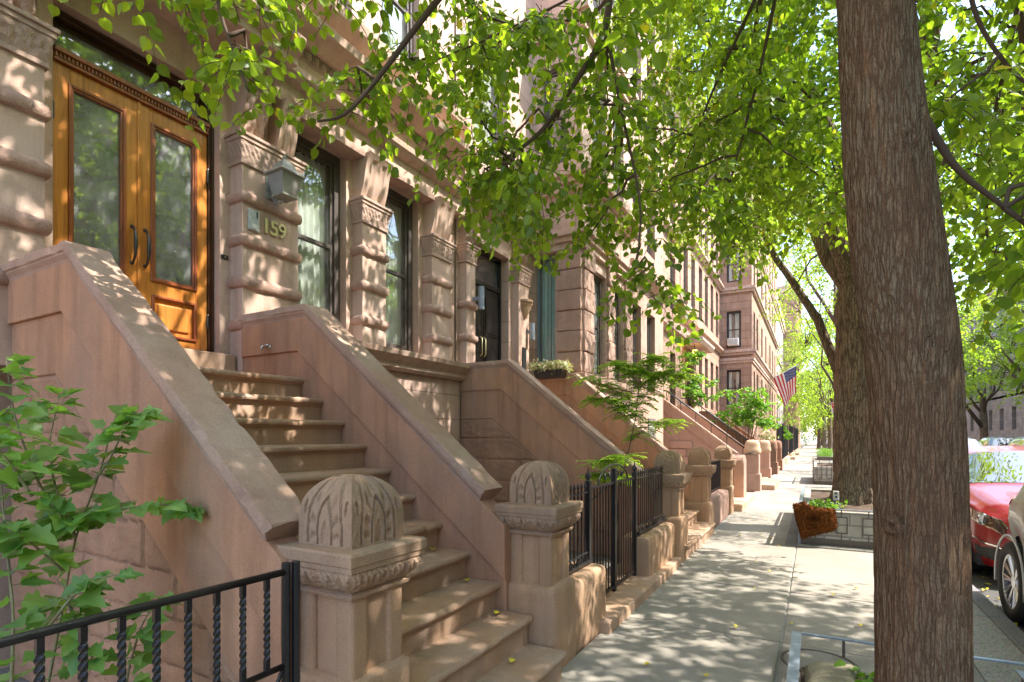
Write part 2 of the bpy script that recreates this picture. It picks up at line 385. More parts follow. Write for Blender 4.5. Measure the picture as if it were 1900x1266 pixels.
ROOT = {}
def obj(name, mb, mat, parent=None, bevel=0, smooth=False, local=False, label=None, seg=2):
    me = bpy.data.meshes.new(name); me.from_pydata(mb.v, [], mb.f); me.update()
    if mat is not None: me.materials.append(mat if not isinstance(mat, str) else M[mat])
    if smooth:
        me.polygons.foreach_set('use_smooth', [True]*len(me.polygons))
    o = bpy.data.objects.new(name, me); COL.objects.link(o)
    if parent is not None:
        o.parent = parent
        if not local and parent.name in ROOT: o.matrix_parent_inverse = ROOT[parent.name].inverted()
    if bevel:
        b = o.modifiers.new('bevel', 'BEVEL'); b.width = bevel; b.segments = seg; b.limit_method = 'ANGLE'; b.angle_limit = R(40)
        b.harden_normals = False
    if label: o['label'] = label
    return o
def thing(name, label, cat, loc=(0, 0, 0), rz=0, group=None):
    o = bpy.data.objects.new(name, None); COL.objects.link(o); o.location = loc; o.rotation_euler = (0, 0, rz)
    o.empty_display_size = .1
    ROOT[o.name] = Matrix.Translation(loc) @ Matrix.Rotation(rz, 4, 'Z')
    o['label'] = label; o['category'] = cat
    if group: o['group'] = group
    return o
def tag(o, label, cat, group=None):
    o['label'] = label; o['category'] = cat
    if group: o['group'] = group
    return o
def struct(name, mb, mat, **kw):
    o = obj(name, mb, mat, **kw); o['kind'] = 'structure'; return o
def clone(o, parent=None):
    c = o.copy(); COL.objects.link(c)
    if parent is not None: c.parent = parent
    for ch in list(o.children): clone(ch, c)
    return c
def place(src, loc, rz, label, group=None, scale=None):
    c = clone(src); c.location = loc; c.rotation_euler = (0, 0, rz); c['label'] = label
    if scale: c.scale = scale
    if group: c['group'] = group
    return c
def text_mesh(name, body, size, ext, mat, parent, M4, align='CENTER'):
    cu = bpy.data.curves.new(name, 'FONT'); cu.body = body; cu.size = size; cu.extrude = ext; cu.align_x = align; cu.align_y = 'CENTER'
    cu.bevel_depth = ext*.25; cu.resolution_u = 3
    tmp = bpy.data.objects.new(name+'_t', cu); COL.objects.link(tmp)
    dg = bpy.context.evaluated_depsgraph_get(); dg.update()
    me = bpy.data.meshes.new_from_object(tmp.evaluated_get(dg)); me.name = name
    bpy.data.objects.remove(tmp); bpy.data.curves.remove(cu)
    me.transform(M4); me.materials.clear(); me.materials.append(M[mat])
    o = bpy.data.objects.new(name, me); COL.objects.link(o)
    if parent is not None:
        o.parent = parent
        if parent.name in ROOT: o.matrix_parent_inverse = ROOT[parent.name].inverted()
    return o
# a wall in plane x = X facing +x (or y = X facing -y when side=True) with openings and reveals
def wall_holes(mb, X, a0, a1, z0, z1, holes, depth=.2, side=False, back=None):
    P = (lambda a, z, d=0: (X-d, a, z)) if not side else (lambda a, z, d=0: (a, X+d, z))
    As = sorted(set([a0, a1]+[h for q in holes for h in q[:2]])); Zs = sorted(set([z0, z1]+[h for q in holes for h in q[2:4]]))
    for i in range(len(As)-1):
        for j in range(len(Zs)-1):
            ca, cz = (As[i]+As[i+1])/2, (Zs[j]+Zs[j+1])/2
            if any(h[0] < ca < h[1] and h[2] < cz < h[3] for h in holes): continue
            mb.add([P(As[i], Zs[j]), P(As[i+1], Zs[j]), P(As[i+1], Zs[j+1]), P(As[i], Zs[j+1])], [(0, 1, 2, 3)])
    for (a, b, c, d) in [h[:4] for h in holes]:
        for (p, q) in (((a, c), (b, c)), ((b, c), (b, d)), ((b, d), (a, d)), ((a, d), (a, c))):
            mb.add([P(*p), P(*q), P(*q, depth), P(*p, depth)], [(0, 1, 2, 3)])
    return mb

# ------------------------------------------------------------ ground, road, sidewalk
KX = 1.30
struct('ground', MB().box(-400, 600, -300, 1500, -.6, -.30), 'earth')
struct('road', MB().box(KX+.12, 10.6, -30, 400, -.29, -.13), 'asphalt')
struct('far_sidewalk', MB().box(10.6, 14.5, -30, 400, -.29, -.01), 'concrete', bevel=.02)
g = MB(); y = -6.0
while y < 160:                       # slabs with open joints
    for (a, b) in ((-1.46, -.22), (-.205, .93)):
        L = 1.5 if y < 60 else 10
        g.box(a, b, y+.006, y+L-.006, -.08, rnd.uniform(-.002, .002))
    y += L
struct('sidewalk', g, 'concrete', bevel=.006)
g = MB(); y = -6.0
struct('sidewalk_bed', MB().box(-1.46, KX, -6, 400, -.29, -.012), 'aggregate')
g = MB()
for i in range(60):
    g.box(.945, KX-.004, -6+i*3, -3.02+i*3, -.08, .001)
struct('pebble_strip', g, 'aggregate', bevel=.006)
g = MB()
for i in range(90): g.box(KX, KX+.14, -6+i*2, -4.006+i*2, -.26, .006+rnd.uniform(-.004, .004))
struct('kerb', g, 'granite', bevel=.012)
g = MB()                              # brick paver patch beside the planter
for i in range(22):
    for j in range(2):
        g.box(-.36+j*.1, -.266+j*.1, 8.55+i*.2, 8.742+i*.2, -.05, .006+rnd.uniform(0, .004))
struct('paver_edge', g, 'granite', bevel=.006)
struct('areaway_floor', MB().box(-6, -1.46, -6, 60, -.29, -.03), 'bluestone')

# ------------------------------------------------------------ windows
def window(parent, X, y0, y1, z0, z1, kind='sash', mat='winframe', glass='glass', curtain=True, fw=.07, side=False, name='window', deep=.05, cseed=0):
    """X is the plane of the frame's front; the opening runs y0..y1 (x for side walls)"""
    def bx(mb, a0, a1, za, zb, d0, d1):
        return mb.box(X-d1, X-d0, a0, a1, za, zb) if not side else mb.box(a0, a1, X+d0, X+d1, za, zb)
    f = MB(); e = .0015
    bx(f, y0+e, y0+fw, z0+e, z1-e, 0, .12); bx(f, y1-fw, y1-e, z0+e, z1-e, 0, .12)
    bx(f, y0+fw, y1-fw, z1-fw*1.1, z1-e, 0, .12); bx(f, y0+fw, y1-fw, z0+e, z0+fw*.9, 0, .12)
    i0, i1, j0, j1 = y0+fw+e, y1-fw-e, z0+fw*.9+e, z1-fw*1.1-e
    if kind == 'sash':
        zm = (z0+z1)/2-.02
        for (a, b, c, d, dd) in ((i0, i0+.035, j0, j1, .03), (i1-.035, i1, j0, j1, .03)): bx(f, a, b, c, d, dd, dd+.05)
        bx(f, i0+.035, i1-.035, zm, zm+.045, .03, .08); bx(f, i0+.035, i1-.035, j0, j0+.05, .03, .08); bx(f, i0+.035, i1-.035, j1-.04, j1, .03, .08)
    fr = obj(name, f, mat, parent, bevel=.004)
    gl = MB(); bx(gl, i0, i1, j0, j1, .055, .06); obj('pane', gl, glass, fr)
    if curtain:
        c = MB(); cd = .15
        def cur(a0, a1, sd):
            def fn(u, v):
                a = a0+(a1-a0)*u; wv = .02*math.sin(u*(a1-a0)*75+sd+math.sin(v*3+sd)*.4)+.008*math.sin(u*(a1-a0)*170+sd*2)
                z = j0+(j1-j0)*v
                return (X-cd-wv, a, z) if not side else (a, X+cd+wv, z)
            c.grid(fn, max(12, int((a1-a0)*70)), 10)
        if curtain == 'full': cur(i0, i1, cseed)
        else:
            wd = (i1-i0); cur(i0, i0+wd*.3, cseed); cur(i1-wd*(.45 if cseed % 2 else .33), i1, cseed+1)
        obj('curtain', c, 'curtain', fr, smooth=True)
    return fr
def shell(parent, y0, y1, X, ztop, mat, depth=9.0, cav=1.2, roof=True):
    s = MB()
    s.box(X-depth, X-cav, y0+.01, y1-.01, -.25, ztop)
    s.box(X-cav-.01, X-.03, y0+.01, y0+.16, -.25, ztop-.02); s.box(X-cav-.01, X-.03, y1-.16, y1-.01, -.25, ztop-.02)
    s.box(X-cav-.01, X-.03, y0+.16, y1-.16, ztop-.3, ztop-.02)
    obj('core_wall', s, mat, parent)
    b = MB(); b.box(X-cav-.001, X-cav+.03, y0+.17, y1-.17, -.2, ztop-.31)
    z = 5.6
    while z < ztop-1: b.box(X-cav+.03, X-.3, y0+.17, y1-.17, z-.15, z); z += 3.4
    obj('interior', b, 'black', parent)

# ------------------------------------------------------------ house 159
A0, A1 = 1.18, 6.74
HA = thing('brownstone_house', 'brownstone row house numbered 159 with golden oak double doors and banded pilasters', 'house', (-4.78, 4.0, 0))
W = MB(); XA = -4.78
holesA = [(1.77, 3.02, 2.29, 4.70), (3.80, 4.56, 2.66, 4.82), (5.15, 5.88, 2.66, 4.82), (3.8, 4.6, .5, 1.75), (5.1, 5.85, .5, 1.75)]
for zf in (6.35, 9.6, 12.3):
    for (a, b) in ((1.9, 2.85), (3.85, 4.65), (5.15, 5.9)): holesA.append((a, b, zf, zf+2.1))
wall_holes(W, XA, A0, A1, -.1, 15.2, holesA, .16)
obj('wall', W, 'facade', HA)
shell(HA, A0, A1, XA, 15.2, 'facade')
n = 0
for i, h in enumerate(holesA[1:]):
    window(HA, XA-.10, *h, curtain='full' if i < 2 else ('part' if i > 3 else False), cseed=i, fw=.085 if i < 2 else .06)

# relief courses across the house: (z0, z1, projection)
def course(parent, y0, y1, X, prof, name='cornice', mat='facade', side_ret=True):
    # prof: list of (projection, z) outline from bottom to top in front of X
    poly = [(X-.02, prof[0][1])]+[(X+p, z) for p, z in prof]+[(X-.02, prof[-1][1])]
    m = MB().prism(poly, 'y', y0, y1)
    return obj(name, m, mat, parent, bevel=.004)
course(HA, 3.42, A1+.02, XA, [(.20, 4.86), (.20, 5.06), (.28, 5.09), (.33, 5.14), (.34, 5.20), (.22, 5.215)], 'architrave')
course(HA, A0, A1, XA, [(.16, 5.22), (.16, 5.44)], 'frieze')
course(HA, A0, A1+.03, XA, [(.24, 5.56), (.30, 5.60), (.44, 5.66), (.46, 5.74), (.2, 5.76)], 'cornice')
course(HA, A0, A1+.02, XA, [(.14, 5.77), (.14, 6.0)], 'frieze_panel')
course(HA, A0, A1+.03, XA, [(.2, 6.01), (.32, 6.1), (.34, 6.2), (.1, 6.24)], 'sill_course')
course(HA, A0, A1+.03, XA, [(.1, 8.75), (.2, 8.85), (.35, 8.95), (.37, 9.1), (.1, 9.15)], 'cornice')
course(HA, A0, A1+.03, XA, [(.1, 14.0), (.3, 14.2), (.7, 14.6), (.75, 14.9), (.1, 14.95)], 'roof_cornice')
course(HA, 3.45, A1, XA, [(.16, 2.38), (.2, 2.42), (.2, 2.46), (.30, 2.56), (.32, 2.62), (.06, 2.645)], 'window_sill')
# egg and dart band
def eggs(parent, y0, y1, X, z, sp=.075, hgt=.1, r_=.03, mat='carved_pale'):
    m = MB(); n = int((y1-y0)/sp)
    m.box(X, X+.015, y0, y1, z-.01, z+hgt+.01)
    for i in range(n):
        yc = y0+(i+.5)*(y1-y0)/n
        def fn(u, v):
            a = u*2*PI; b = v*PI/2
            return (X+.012+r_*1.1*math.sin(b) if v < 1 else X+.012+r_*1.1, yc+r_*math.cos(a)*math.cos(b), z+hgt*.5+hgt*.5*math.sin(a)*math.cos(b)*(1 if math.sin(a) > 0 else .9))
        m.grid(fn, 10, 4, True)
        m.box(X+.012, X+.034, yc+sp*.45, yc+sp*.55, z+.01, z+hgt)
    return obj('egg_moulding', m, mat, parent, smooth=False)
eggs(HA, 2.0, 3.2, XA+.02, 5.45+.0, .1, .11, .036)
eggs(HA, 3.62, A1-.12, XA+.16, 5.445, .1, .11, .036)
m = MB()
for yy in (A1-.06,):                     # scroll stop at the band's end
    m.lathe([(.0, 0), (.07, 0), (.075, .02), (.05, .03), (.03, .05), (0, .05)], (XA+.17, yy, 5.5), 20, 'x')
obj('scroll_boss', m, 'carved_pale', HA, bevel=.003)
# plain raised panels on the upper frieze
m = MB()
for (a, b) in ((1.4, 3.1), (3.5, 4.95), (5.05, 6.55)): m.box(XA+.14, XA+.155, a, b, 5.80, 5.97)
obj('raised_panel', m, 'facade', HA, bevel=.006)

def console(parent, X, yc, wd, z0, z1, proj0, proj1, style='flute', mat='facade'):
    # S-shaped bracket: profile in x,z
    pr = []
    for i in range(25):
        t = i/24; z = z0+(z1-z0)*t
        p = proj0+(proj1-proj0)*(t**1.6)+.035*math.sin(t*PI*2-.6)*(1 if style != 'flute' else .5)
        pr.append((X+p, z))
    m = MB(); nx = 24
    def dep(u, t):
        if style == 'flute':
            d = 0
            for c in (.3, .7):
                q = abs(u-c)/.085
                if q < 1 and .1 < t < .9: d = -.014*math.sqrt(1-q*q)
            return d
        q = abs(u-.5)*2
        return .02*math.cos(q*PI*2.5+t*5)*(1-.3*q)+.018*abs(math.sin(t*19+q*5))-.012+.012*noise.noise(Vector((u*9, t*14, yc)))
    def fn(u, v):
        i = v*24; a = int(min(23, i)); fr = i-a; x = pr[a][0]*(1-fr)+pr[a+1][0]*fr; z = z0+(z1-z0)*v
        return (x+dep(u, v), yc-wd/2+wd*u, z)
    m.grid(fn, 24, 40)
    poly = [(X-.01, z0)]+pr+[(X-.01, z1)]
    for yy, flip in ((yc-wd/2, 1), (yc+wd/2, 0)):
        vs = [(p[0], yy, p[1]) for p in poly]; m.add(vs, [tuple(range(len(vs)))[::(1 if flip else -1)]])
    m.add([(X-.01, yc-wd/2, z0), (pr[0][0], yc-wd/2, z0), (pr[0][0], yc+wd/2, z0), (X-.01, yc+wd/2, z0)], [(0, 1, 2, 3)])
    return obj('console_bracket', m, mat, parent)

def carved_band(mb, x1, y0, y1, z0, z1, X, amp=.012, sp=.09, flare=.03):
    # three faces (front, both returns) of a capital, carved with leaf loops
    def cz(u, v, L):
        q = u*L/sp; d = abs(math.sin(q*PI))*math.sin(v*PI); e = abs(math.sin(q*2*PI+v*6))-1.6*min(.6, max(0, 1-math.hypot(((q % 1)-.5)/.3, (v-.5)/.3)))
        return amp*(d+.6*e*math.sin(v*PI)-.4)+.006*noise.noise(Vector((u*L*25, v*5, z0)))
    fl = lambda v: flare*v*v
    L = y1-y0
    mb.grid(lambda u, v: (x1+fl(v)+cz(u, v, L), y0-fl(v)+(L+2*fl(v))*u, z0+(z1-z0)*v), max(12, int(L*90)), 14)
    L2 = x1-X
    mb.grid(lambda u, v: (X+(L2+fl(v))*u, y0-fl(v)-cz(u, v, L2), z0+(z1-z0)*v), max(6, int(L2*90)), 14)
    mb.grid(lambda u, v: (x1+fl(v)-(L2+fl(v))*u, y1+fl(v)+cz(u, v, L2), z0+(z1-z0)*v), max(6, int(L2*90)), 14)

def pilaster(parent, X, xf, y0, y1, zb, bands, capz=(4.06, 4.34), base=True, label=None, bh=.115, seed=1, mat='facade'):
    m = MB().box(X-.005, xf, y0, y1, zb, capz[0])
    p = obj('pilaster', m, mat, parent, bevel=.006)
    if label: p['label'] = label
    for i, z in enumerate(bands):
        b = MB().rough(X-.02, xf+.045, y0-.04, y1+.04, z, z+bh, .05, .009, 22, seed*7+i, 8)
        obj('rough_band', b, 'facade_rough', p, smooth=True)
    c = MB(); z0, z1 = capz
    c.box(X-.004, xf+.02, y0-.02, y1+.02, z0-.0, z0+.035)
    carved_band(c, xf+.01, y0-.01, y1+.01, z0+.035, z0+.21, X, .014, .1, .035)
    c.box(X-.004, xf+.05, y0-.05, y1+.05, z0+.21, z1-.03); c.box(X-.004, xf+.065, y0-.065, y1+.065, z1-.03, z1)
    obj('capital', c, 'carved_pale', p, bevel=.004)
    return p
bz = [2.52, 2.915, 3.305, 3.70]
pilaster(HA, XA, -4.60, 3.12, 3.74, 2.0, bz, label='broad pilaster carrying the number 159', seed=1)
pilaster(HA, XA, -4.62, 4.66, 5.06, 2.65, [2.86, 3.27, 3.68], seed=2)
pilaster(HA, XA, -4.62, 5.98, 6.42, 2.65, [2.86, 3.27, 3.68], seed=3)
pilaster(HA, XA, -4.60, 1.20, 1.66, 2.0, bz, seed=4)
console(HA, XA, 4.86, .40, 4.34, 4.86, .13, .30); console(HA, XA, 6.2, .42, 4.34, 4.86, .13, .30)
console(HA, XA, 3.62, .2, 4.34, 4.86, .13, .30)
console(HA, XA, 3.26, .25, 4.34, 5.06, .10, .46, 'leaf', 'carved_pale'); console(HA, XA, 1.50, .25, 4.34, 5.06, .10, .46, 'leaf', 'carved_pale')
# rough lintels over the windows
for (a, b) in ((3.74, 4.66), (5.07, 5.98)):
    obj('lintel', MB().rough(XA-.02, XA+.215, a, b, 4.80, 4.885, .02, .008, 22, 5), 'facade_rough', HA, smooth=True)
# hood over the door
m = MB().prism([(XA-.01, 5.06), (XA+.50, 5.06), (XA+.50, 5.13), (XA+.55, 5.15), (XA+.62, 5.22), (XA+.62, 5.28), (XA-.01, 5.33)], 'y', 1.28, 3.48)
obj('door_hood', m, 'facade', HA, bevel=.006)
m = MB().prism([(XA-.01, 5.60), (XA+.40, 5.60), (XA+.52, 5.68), (XA+.64, 5.72), (XA+.66, 5.82), (XA-.01, 5.86)], 'y', 1.22, 3.5)
m.box(XA-.01, XA+.34, 1.3, 3.42, 5.33, 5.60)
obj('hood_cornice', m, 'facade', HA, bevel=.006)
eggs(HA, 1.5, 3.40, XA+.34, 5.46, .1, .11, .036)
# quoins at the left party edge, and the base of the wall
m = MB()
obj('wall_base', MB().box(XA-.01, XA+.10, 3.4, A1, -.1, 2.378), 'facade_block', HA, bevel=.006)
# double door
XD = -4.905
fr = MB(); e = .002
fr.box(XD-.10, XD+.02, 1.772, 1.812, 2.29, 4.698); fr.box(XD-.10, XD+.02, 2.978, 3.018, 2.29, 4.698); fr.box(XD-.1, XD+.02, 1.812, 2.978, 4.655, 4.698)
fr.box(XD-.1, XD+.045, 1.775, 1.79, 2.3, 4.69); fr.box(XD-.1, XD+.045, 3.0, 3.015, 2.3, 4.69); fr.box(XD-.1, XD+.045, 1.79, 3.0, 4.675, 4.69)
DF = obj('door_frame', fr, 'wood_dark', HA, bevel=.004)
m = MB().box(XD-.08, XD+.03, 1.813, 2.977, 4.325, 4.345); m.box(XD-.08, XD+.05, 1.813, 2.977, 4.385, 4.42); m.box(XD-.08, XD+.02, 1.813, 2.977, 4.345, 4.385)
for i in range(46): m.box(XD+.02, XD+.036, 1.82+i*.0253, 1.834+i*.0253, 4.348, 4.383)
obj('transom_bar', m, 'wood_red', DF, bevel=.002)
m = MB()
for (a, b, c, d) in ((1.813, 1.86, 4.421, 4.654), (2.93, 2.977, 4.421, 4.654), (1.86, 2.93, 4.62, 4.654), (1.86, 2.93, 4.421, 4.44)): m.box(XD-.09, XD-.045, a, b, c, d)
obj('transom_sash', m, 'wood_dark', DF, bevel=.004)
obj('transom_glass', MB().box(XD-.07, XD-.065, 1.86, 2.93, 4.44, 4.62), 'doorglass', DF)
obj('door_sill', MB().box(-5.0, -4.66, 1.70, 3.1, 2.036, 2.29), 'step', HA, bevel=.012)
def door_leaf(y0, y1, hy, hs):
    st = .105; z0, z1 = 2.293, 4.322; gz0, gz1 = 2.87, 4.19; X = XD
    m = MB(); m.box(X-.05, X, y0, y0+st, z0, z1); m.box(X-.05, X, y1-st, y1, z0, z1)
    m.box(X-.05, X-.001, y0+st, y1-st, gz1, z1); m.box(X-.05, X-.001, y0+st, y1-st, gz0-.13, gz0); m.box(X-.05, X-.001, y0+st, y1-st, z0, z0+.11)
    D = obj('door_leaf', m, 'wood', HA, bevel=.004)
    a, b = y0+st, y1-st
    def ring(mb, a, b, c, d, wd, p):
        mb.box(X-.03, X+p, a, a+wd, c, d); mb.box(X-.03, X+p, b-wd, b, c, d); mb.box(X-.03, X+p, a+wd, b-wd, d-wd, d); mb.box(X-.03, X+p, a+wd, b-wd, c, c+wd)
    mo = MB(); ring(mo, a-.012, b+.012, gz0-.012, gz1+.012, .022, .014); ring(mo, a+.010, b-.010, gz0+.010, gz1-.010, .016, .004)
    ring(mo, a-.006, b+.006, z0+.104, gz0-.124, .022, .014)
    obj('moulding', mo, 'wood_red', D, bevel=.004, seg=3)
    pn = MB().box(X-.04, X-.018, a, b, z0+.11, gz0-.13); pn.box(X-.03, X-.002, a+.05, b-.05, z0+.17, gz0-.19)
    obj('raised_panel', pn, 'wood', D, bevel=.012)
    obj('glass_pane', MB().box(X-.028, X-.022, a+.02, b-.02, gz0+.02, gz1-.02), 'doorglass', D)
    h = MB(); zc = 3.12
    pts = [(X+.005, hy, zc-.15), (X+.03, hy, zc-.14), (X+.055, hy, zc-.09), (X+.065, hy, zc), (X+.055, hy, zc+.09), (X+.03, hy, zc+.14), (X+.005, hy, zc+.15)]
    h.tube(pts, [.008, .009, .011, .016, .011, .009, .008], 10); h.lathe([(0, -.0), (.016, 0), (.014, .012), (0, .014)], (X, hy, zc-.15), 12, 'x'); h.lathe([(0, 0), (.016, 0), (.014, .012), (0, .014)], (X, hy, zc+.15), 12, 'x')
    obj('handle', h, 'bronze', D, smooth=True)
    hg = MB()
    yh = y0-.004 if hs < 0 else y1+.004
    for zz in (2.6, 3.95): obj('hinge', MB().lathe([(0, -.07), (.006, -.068), (.011, -.055), (.011, .055), (.006, .068), (0, .07)], (X+.012, yh, zz), 10), 'bronze', D)
door_leaf(1.816, 2.393, 2.345, -1); door_leaf(2.397, 2.974, 2.445, 1)
obj('astragal', MB().box(XD-.02, XD+.012, 2.383, 2.407, 2.30, 4.32), 'wood', DF, bevel=.003)
# a curtain-less dim vestibule with a warm back wall
obj('vestibule_wall', MB().box(-5.65, -5.6, 1.5, 3.3, 2.0, 5.0), simple('vestibule_plaster', (.16, .10, .07), .8), HA)

# fittings by the door
m = MB().box(-.012, 0, -.05, .05, -.13, .13)
L = thing('wall_lantern', 'pale verdigris carriage lantern on the pilaster above number 159', 'lantern', (-4.60, 3.43, 3.95))
obj('back_plate', MB().box(-4.60, -4.585, 3.36, 3.50, 3.83, 4.05), 'verdigris', L, bevel=.004)
m = MB(); cx, cy = -4.41, 3.43
m.tube([(-4.59, cy, 3.88), (-4.55, cy, 3.80), (-4.47, cy, 3.78), (-4.41, cy, 3.81)], .011, 8); m.tube([(-4.59, cy, 3.95), (-4.5, cy, 3.93)], .008, 6)
obj('bracket_arm', m, 'verdigris', L, smooth=True)
m = MB()
m.sqlathe([(.075, 3.81), (.085, 3.815), (.085, 3.83), (.06, 3.835)], (cx, cy)); 
for sx in (-1, 1):
    for sy in (-1, 1): m.tube([(cx+sx*.072, cy+sy*.072, 3.83), (cx+sx*.112, cy+sy*.112, 4.02)], .006, 5)
m.sqlathe([(.12, 4.02), (.135, 4.022), (.135, 4.035), (.115, 4.055), (.08, 4.085), (.066, 4.12), (.06, 4.14), (.035, 4.165), (.0, 4.17)], (cx, cy))
obj('lantern_cage', m, 'verdigris', L, bevel=.003)
m = MB().sqlathe([(.068, 3.832), (.107, 4.018)], (cx, cy)); m.f = [f for f in m.f if len(set(m.v[i][2] for i in f)) > 1]
obj('glass_shade', m, 'lampglass', L)
m = MB().lathe([(0, 4.165), (.018, 4.168), (.012, 4.185), (.022, 4.2), (.012, 4.215), (.006, 4.225), (0, 4.226)], (cx, cy, 0), 12)
m.tube([(cx+.016*math.cos(a*.7), cy+.016*math.sin(a*.7), 4.236+.014*math.sin(a*1.4)) for a in range(9)], .003, 5)
obj('finial', m, 'verdigris', L, smooth=True)
obj('bulb', MB().lathe([(0, 3.84), (.015, 3.845), (.014, 3.88), (.03, 3.92), (.025, 3.955), (0, 3.965)], (cx, cy, 0), 12), 'whitepaint', L, smooth=True)
I = thing('intercom', 'pale grey intercom panel left of the number 159', 'intercom', (-4.60, 3.23, 3.56))
obj('housing', MB().box(-4.60, -4.575, 3.175, 3.285, 3.47, 3.665), 'greyplastic', I, bevel=.008)
obj('camera_slot', MB().box(-4.576, -4.572, 3.25, 3.262, 3.59, 3.65), 'plastic', I)
obj('button', MB().box(-4.576, -4.57, 3.205, 3.25, 3.49, 3.53), 'whitepaint', I, bevel=.002)
N = thing('house_number', 'brass numerals 159 fixed to the pilaster beside the doors', 'house number', (-4.60, 3.45, 3.5))
for ch, yy in zip('159', (3.36, 3.45, 3.54)):
    text_mesh('digit', ch, .20, .008, 'brass', N, Matrix.Translation((-4.588, yy, 3.555)) @ Matrix.Rotation(PI/2, 4, 'Z') @ Matrix.Rotation(PI/2, 4, 'X'))
B_ = thing('door_bell', 'small bronze bell plate on the door reveal beside the doors', 'bell', (-4.78, 3.06, 3.2))
obj('plate', MB().box(-4.779, -4.77, 3.03, 3.10, 3.185, 3.225), 'bronze', B_, bevel=.003)
obj('push_button', MB().lathe([(0, 0), (.009, 0), (.007, .006), (0, .007)], (-4.771, 3.065, 3.205), 12, 'x'), 'chrome', B_)

# ------------------------------------------------------------ stoops
def coping_section(ya, yb):
    o = .0
    return [(ya, 0), (yb, 0), (yb, -.05), (yb-.012, -.058), (yb-.012, -.066), (yb-.03, -.09), (yb-.038, -.115), (yb-.05, -.13), (ya+.05, -.13), (ya+.038, -.115), (ya+.03, -.09), (ya+.012, -.066), (ya+.012, -.058), (ya, -.05)]
def offs(path, d):
    out = []
    for i, p in enumerate(path):
        ns = []
        for a, b in ((i-1, i), (i, i+1)):
            if a >= 0 and b < len(path):
                t = Vector((path[b][0]-path[a][0], path[b][1]-path[a][1])).normalized(); ns.append(Vector((-t.y, t.x)))
        nn = sum(ns, Vector((0, 0)))/len(ns); nn /= nn.dot(ns[0])
        if nn.y < 0: nn = -nn
        out.append((p[0]-nn.x*d, p[1]-nn.y*d))
    return out
def clip0(poly, zmin=-.05, xmax=None):
    # Sutherland clip: z>=zmin and x<=xmax
    def cl(poly, inside, inter):
        out = []
        for i in range(len(poly)):
            a, b = poly[i], poly[(i+1) % len(poly)]
            if inside(a): out.append(a)
            if inside(a) != inside(b): out.append(inter(a, b))
        return out
    poly = cl(poly, lambda p: p[1] >= zmin, lambda a, b: (a[0]+(b[0]-a[0])*(zmin-a[1])/(b[1]-a[1]), zmin))
    if xmax is not None: poly = cl(poly, lambda p: p[0] <= xmax, lambda a, b: (xmax, a[1]+(b[1]-a[1])*(xmax-a[0])/(b[0]-a[0])))
    return poly
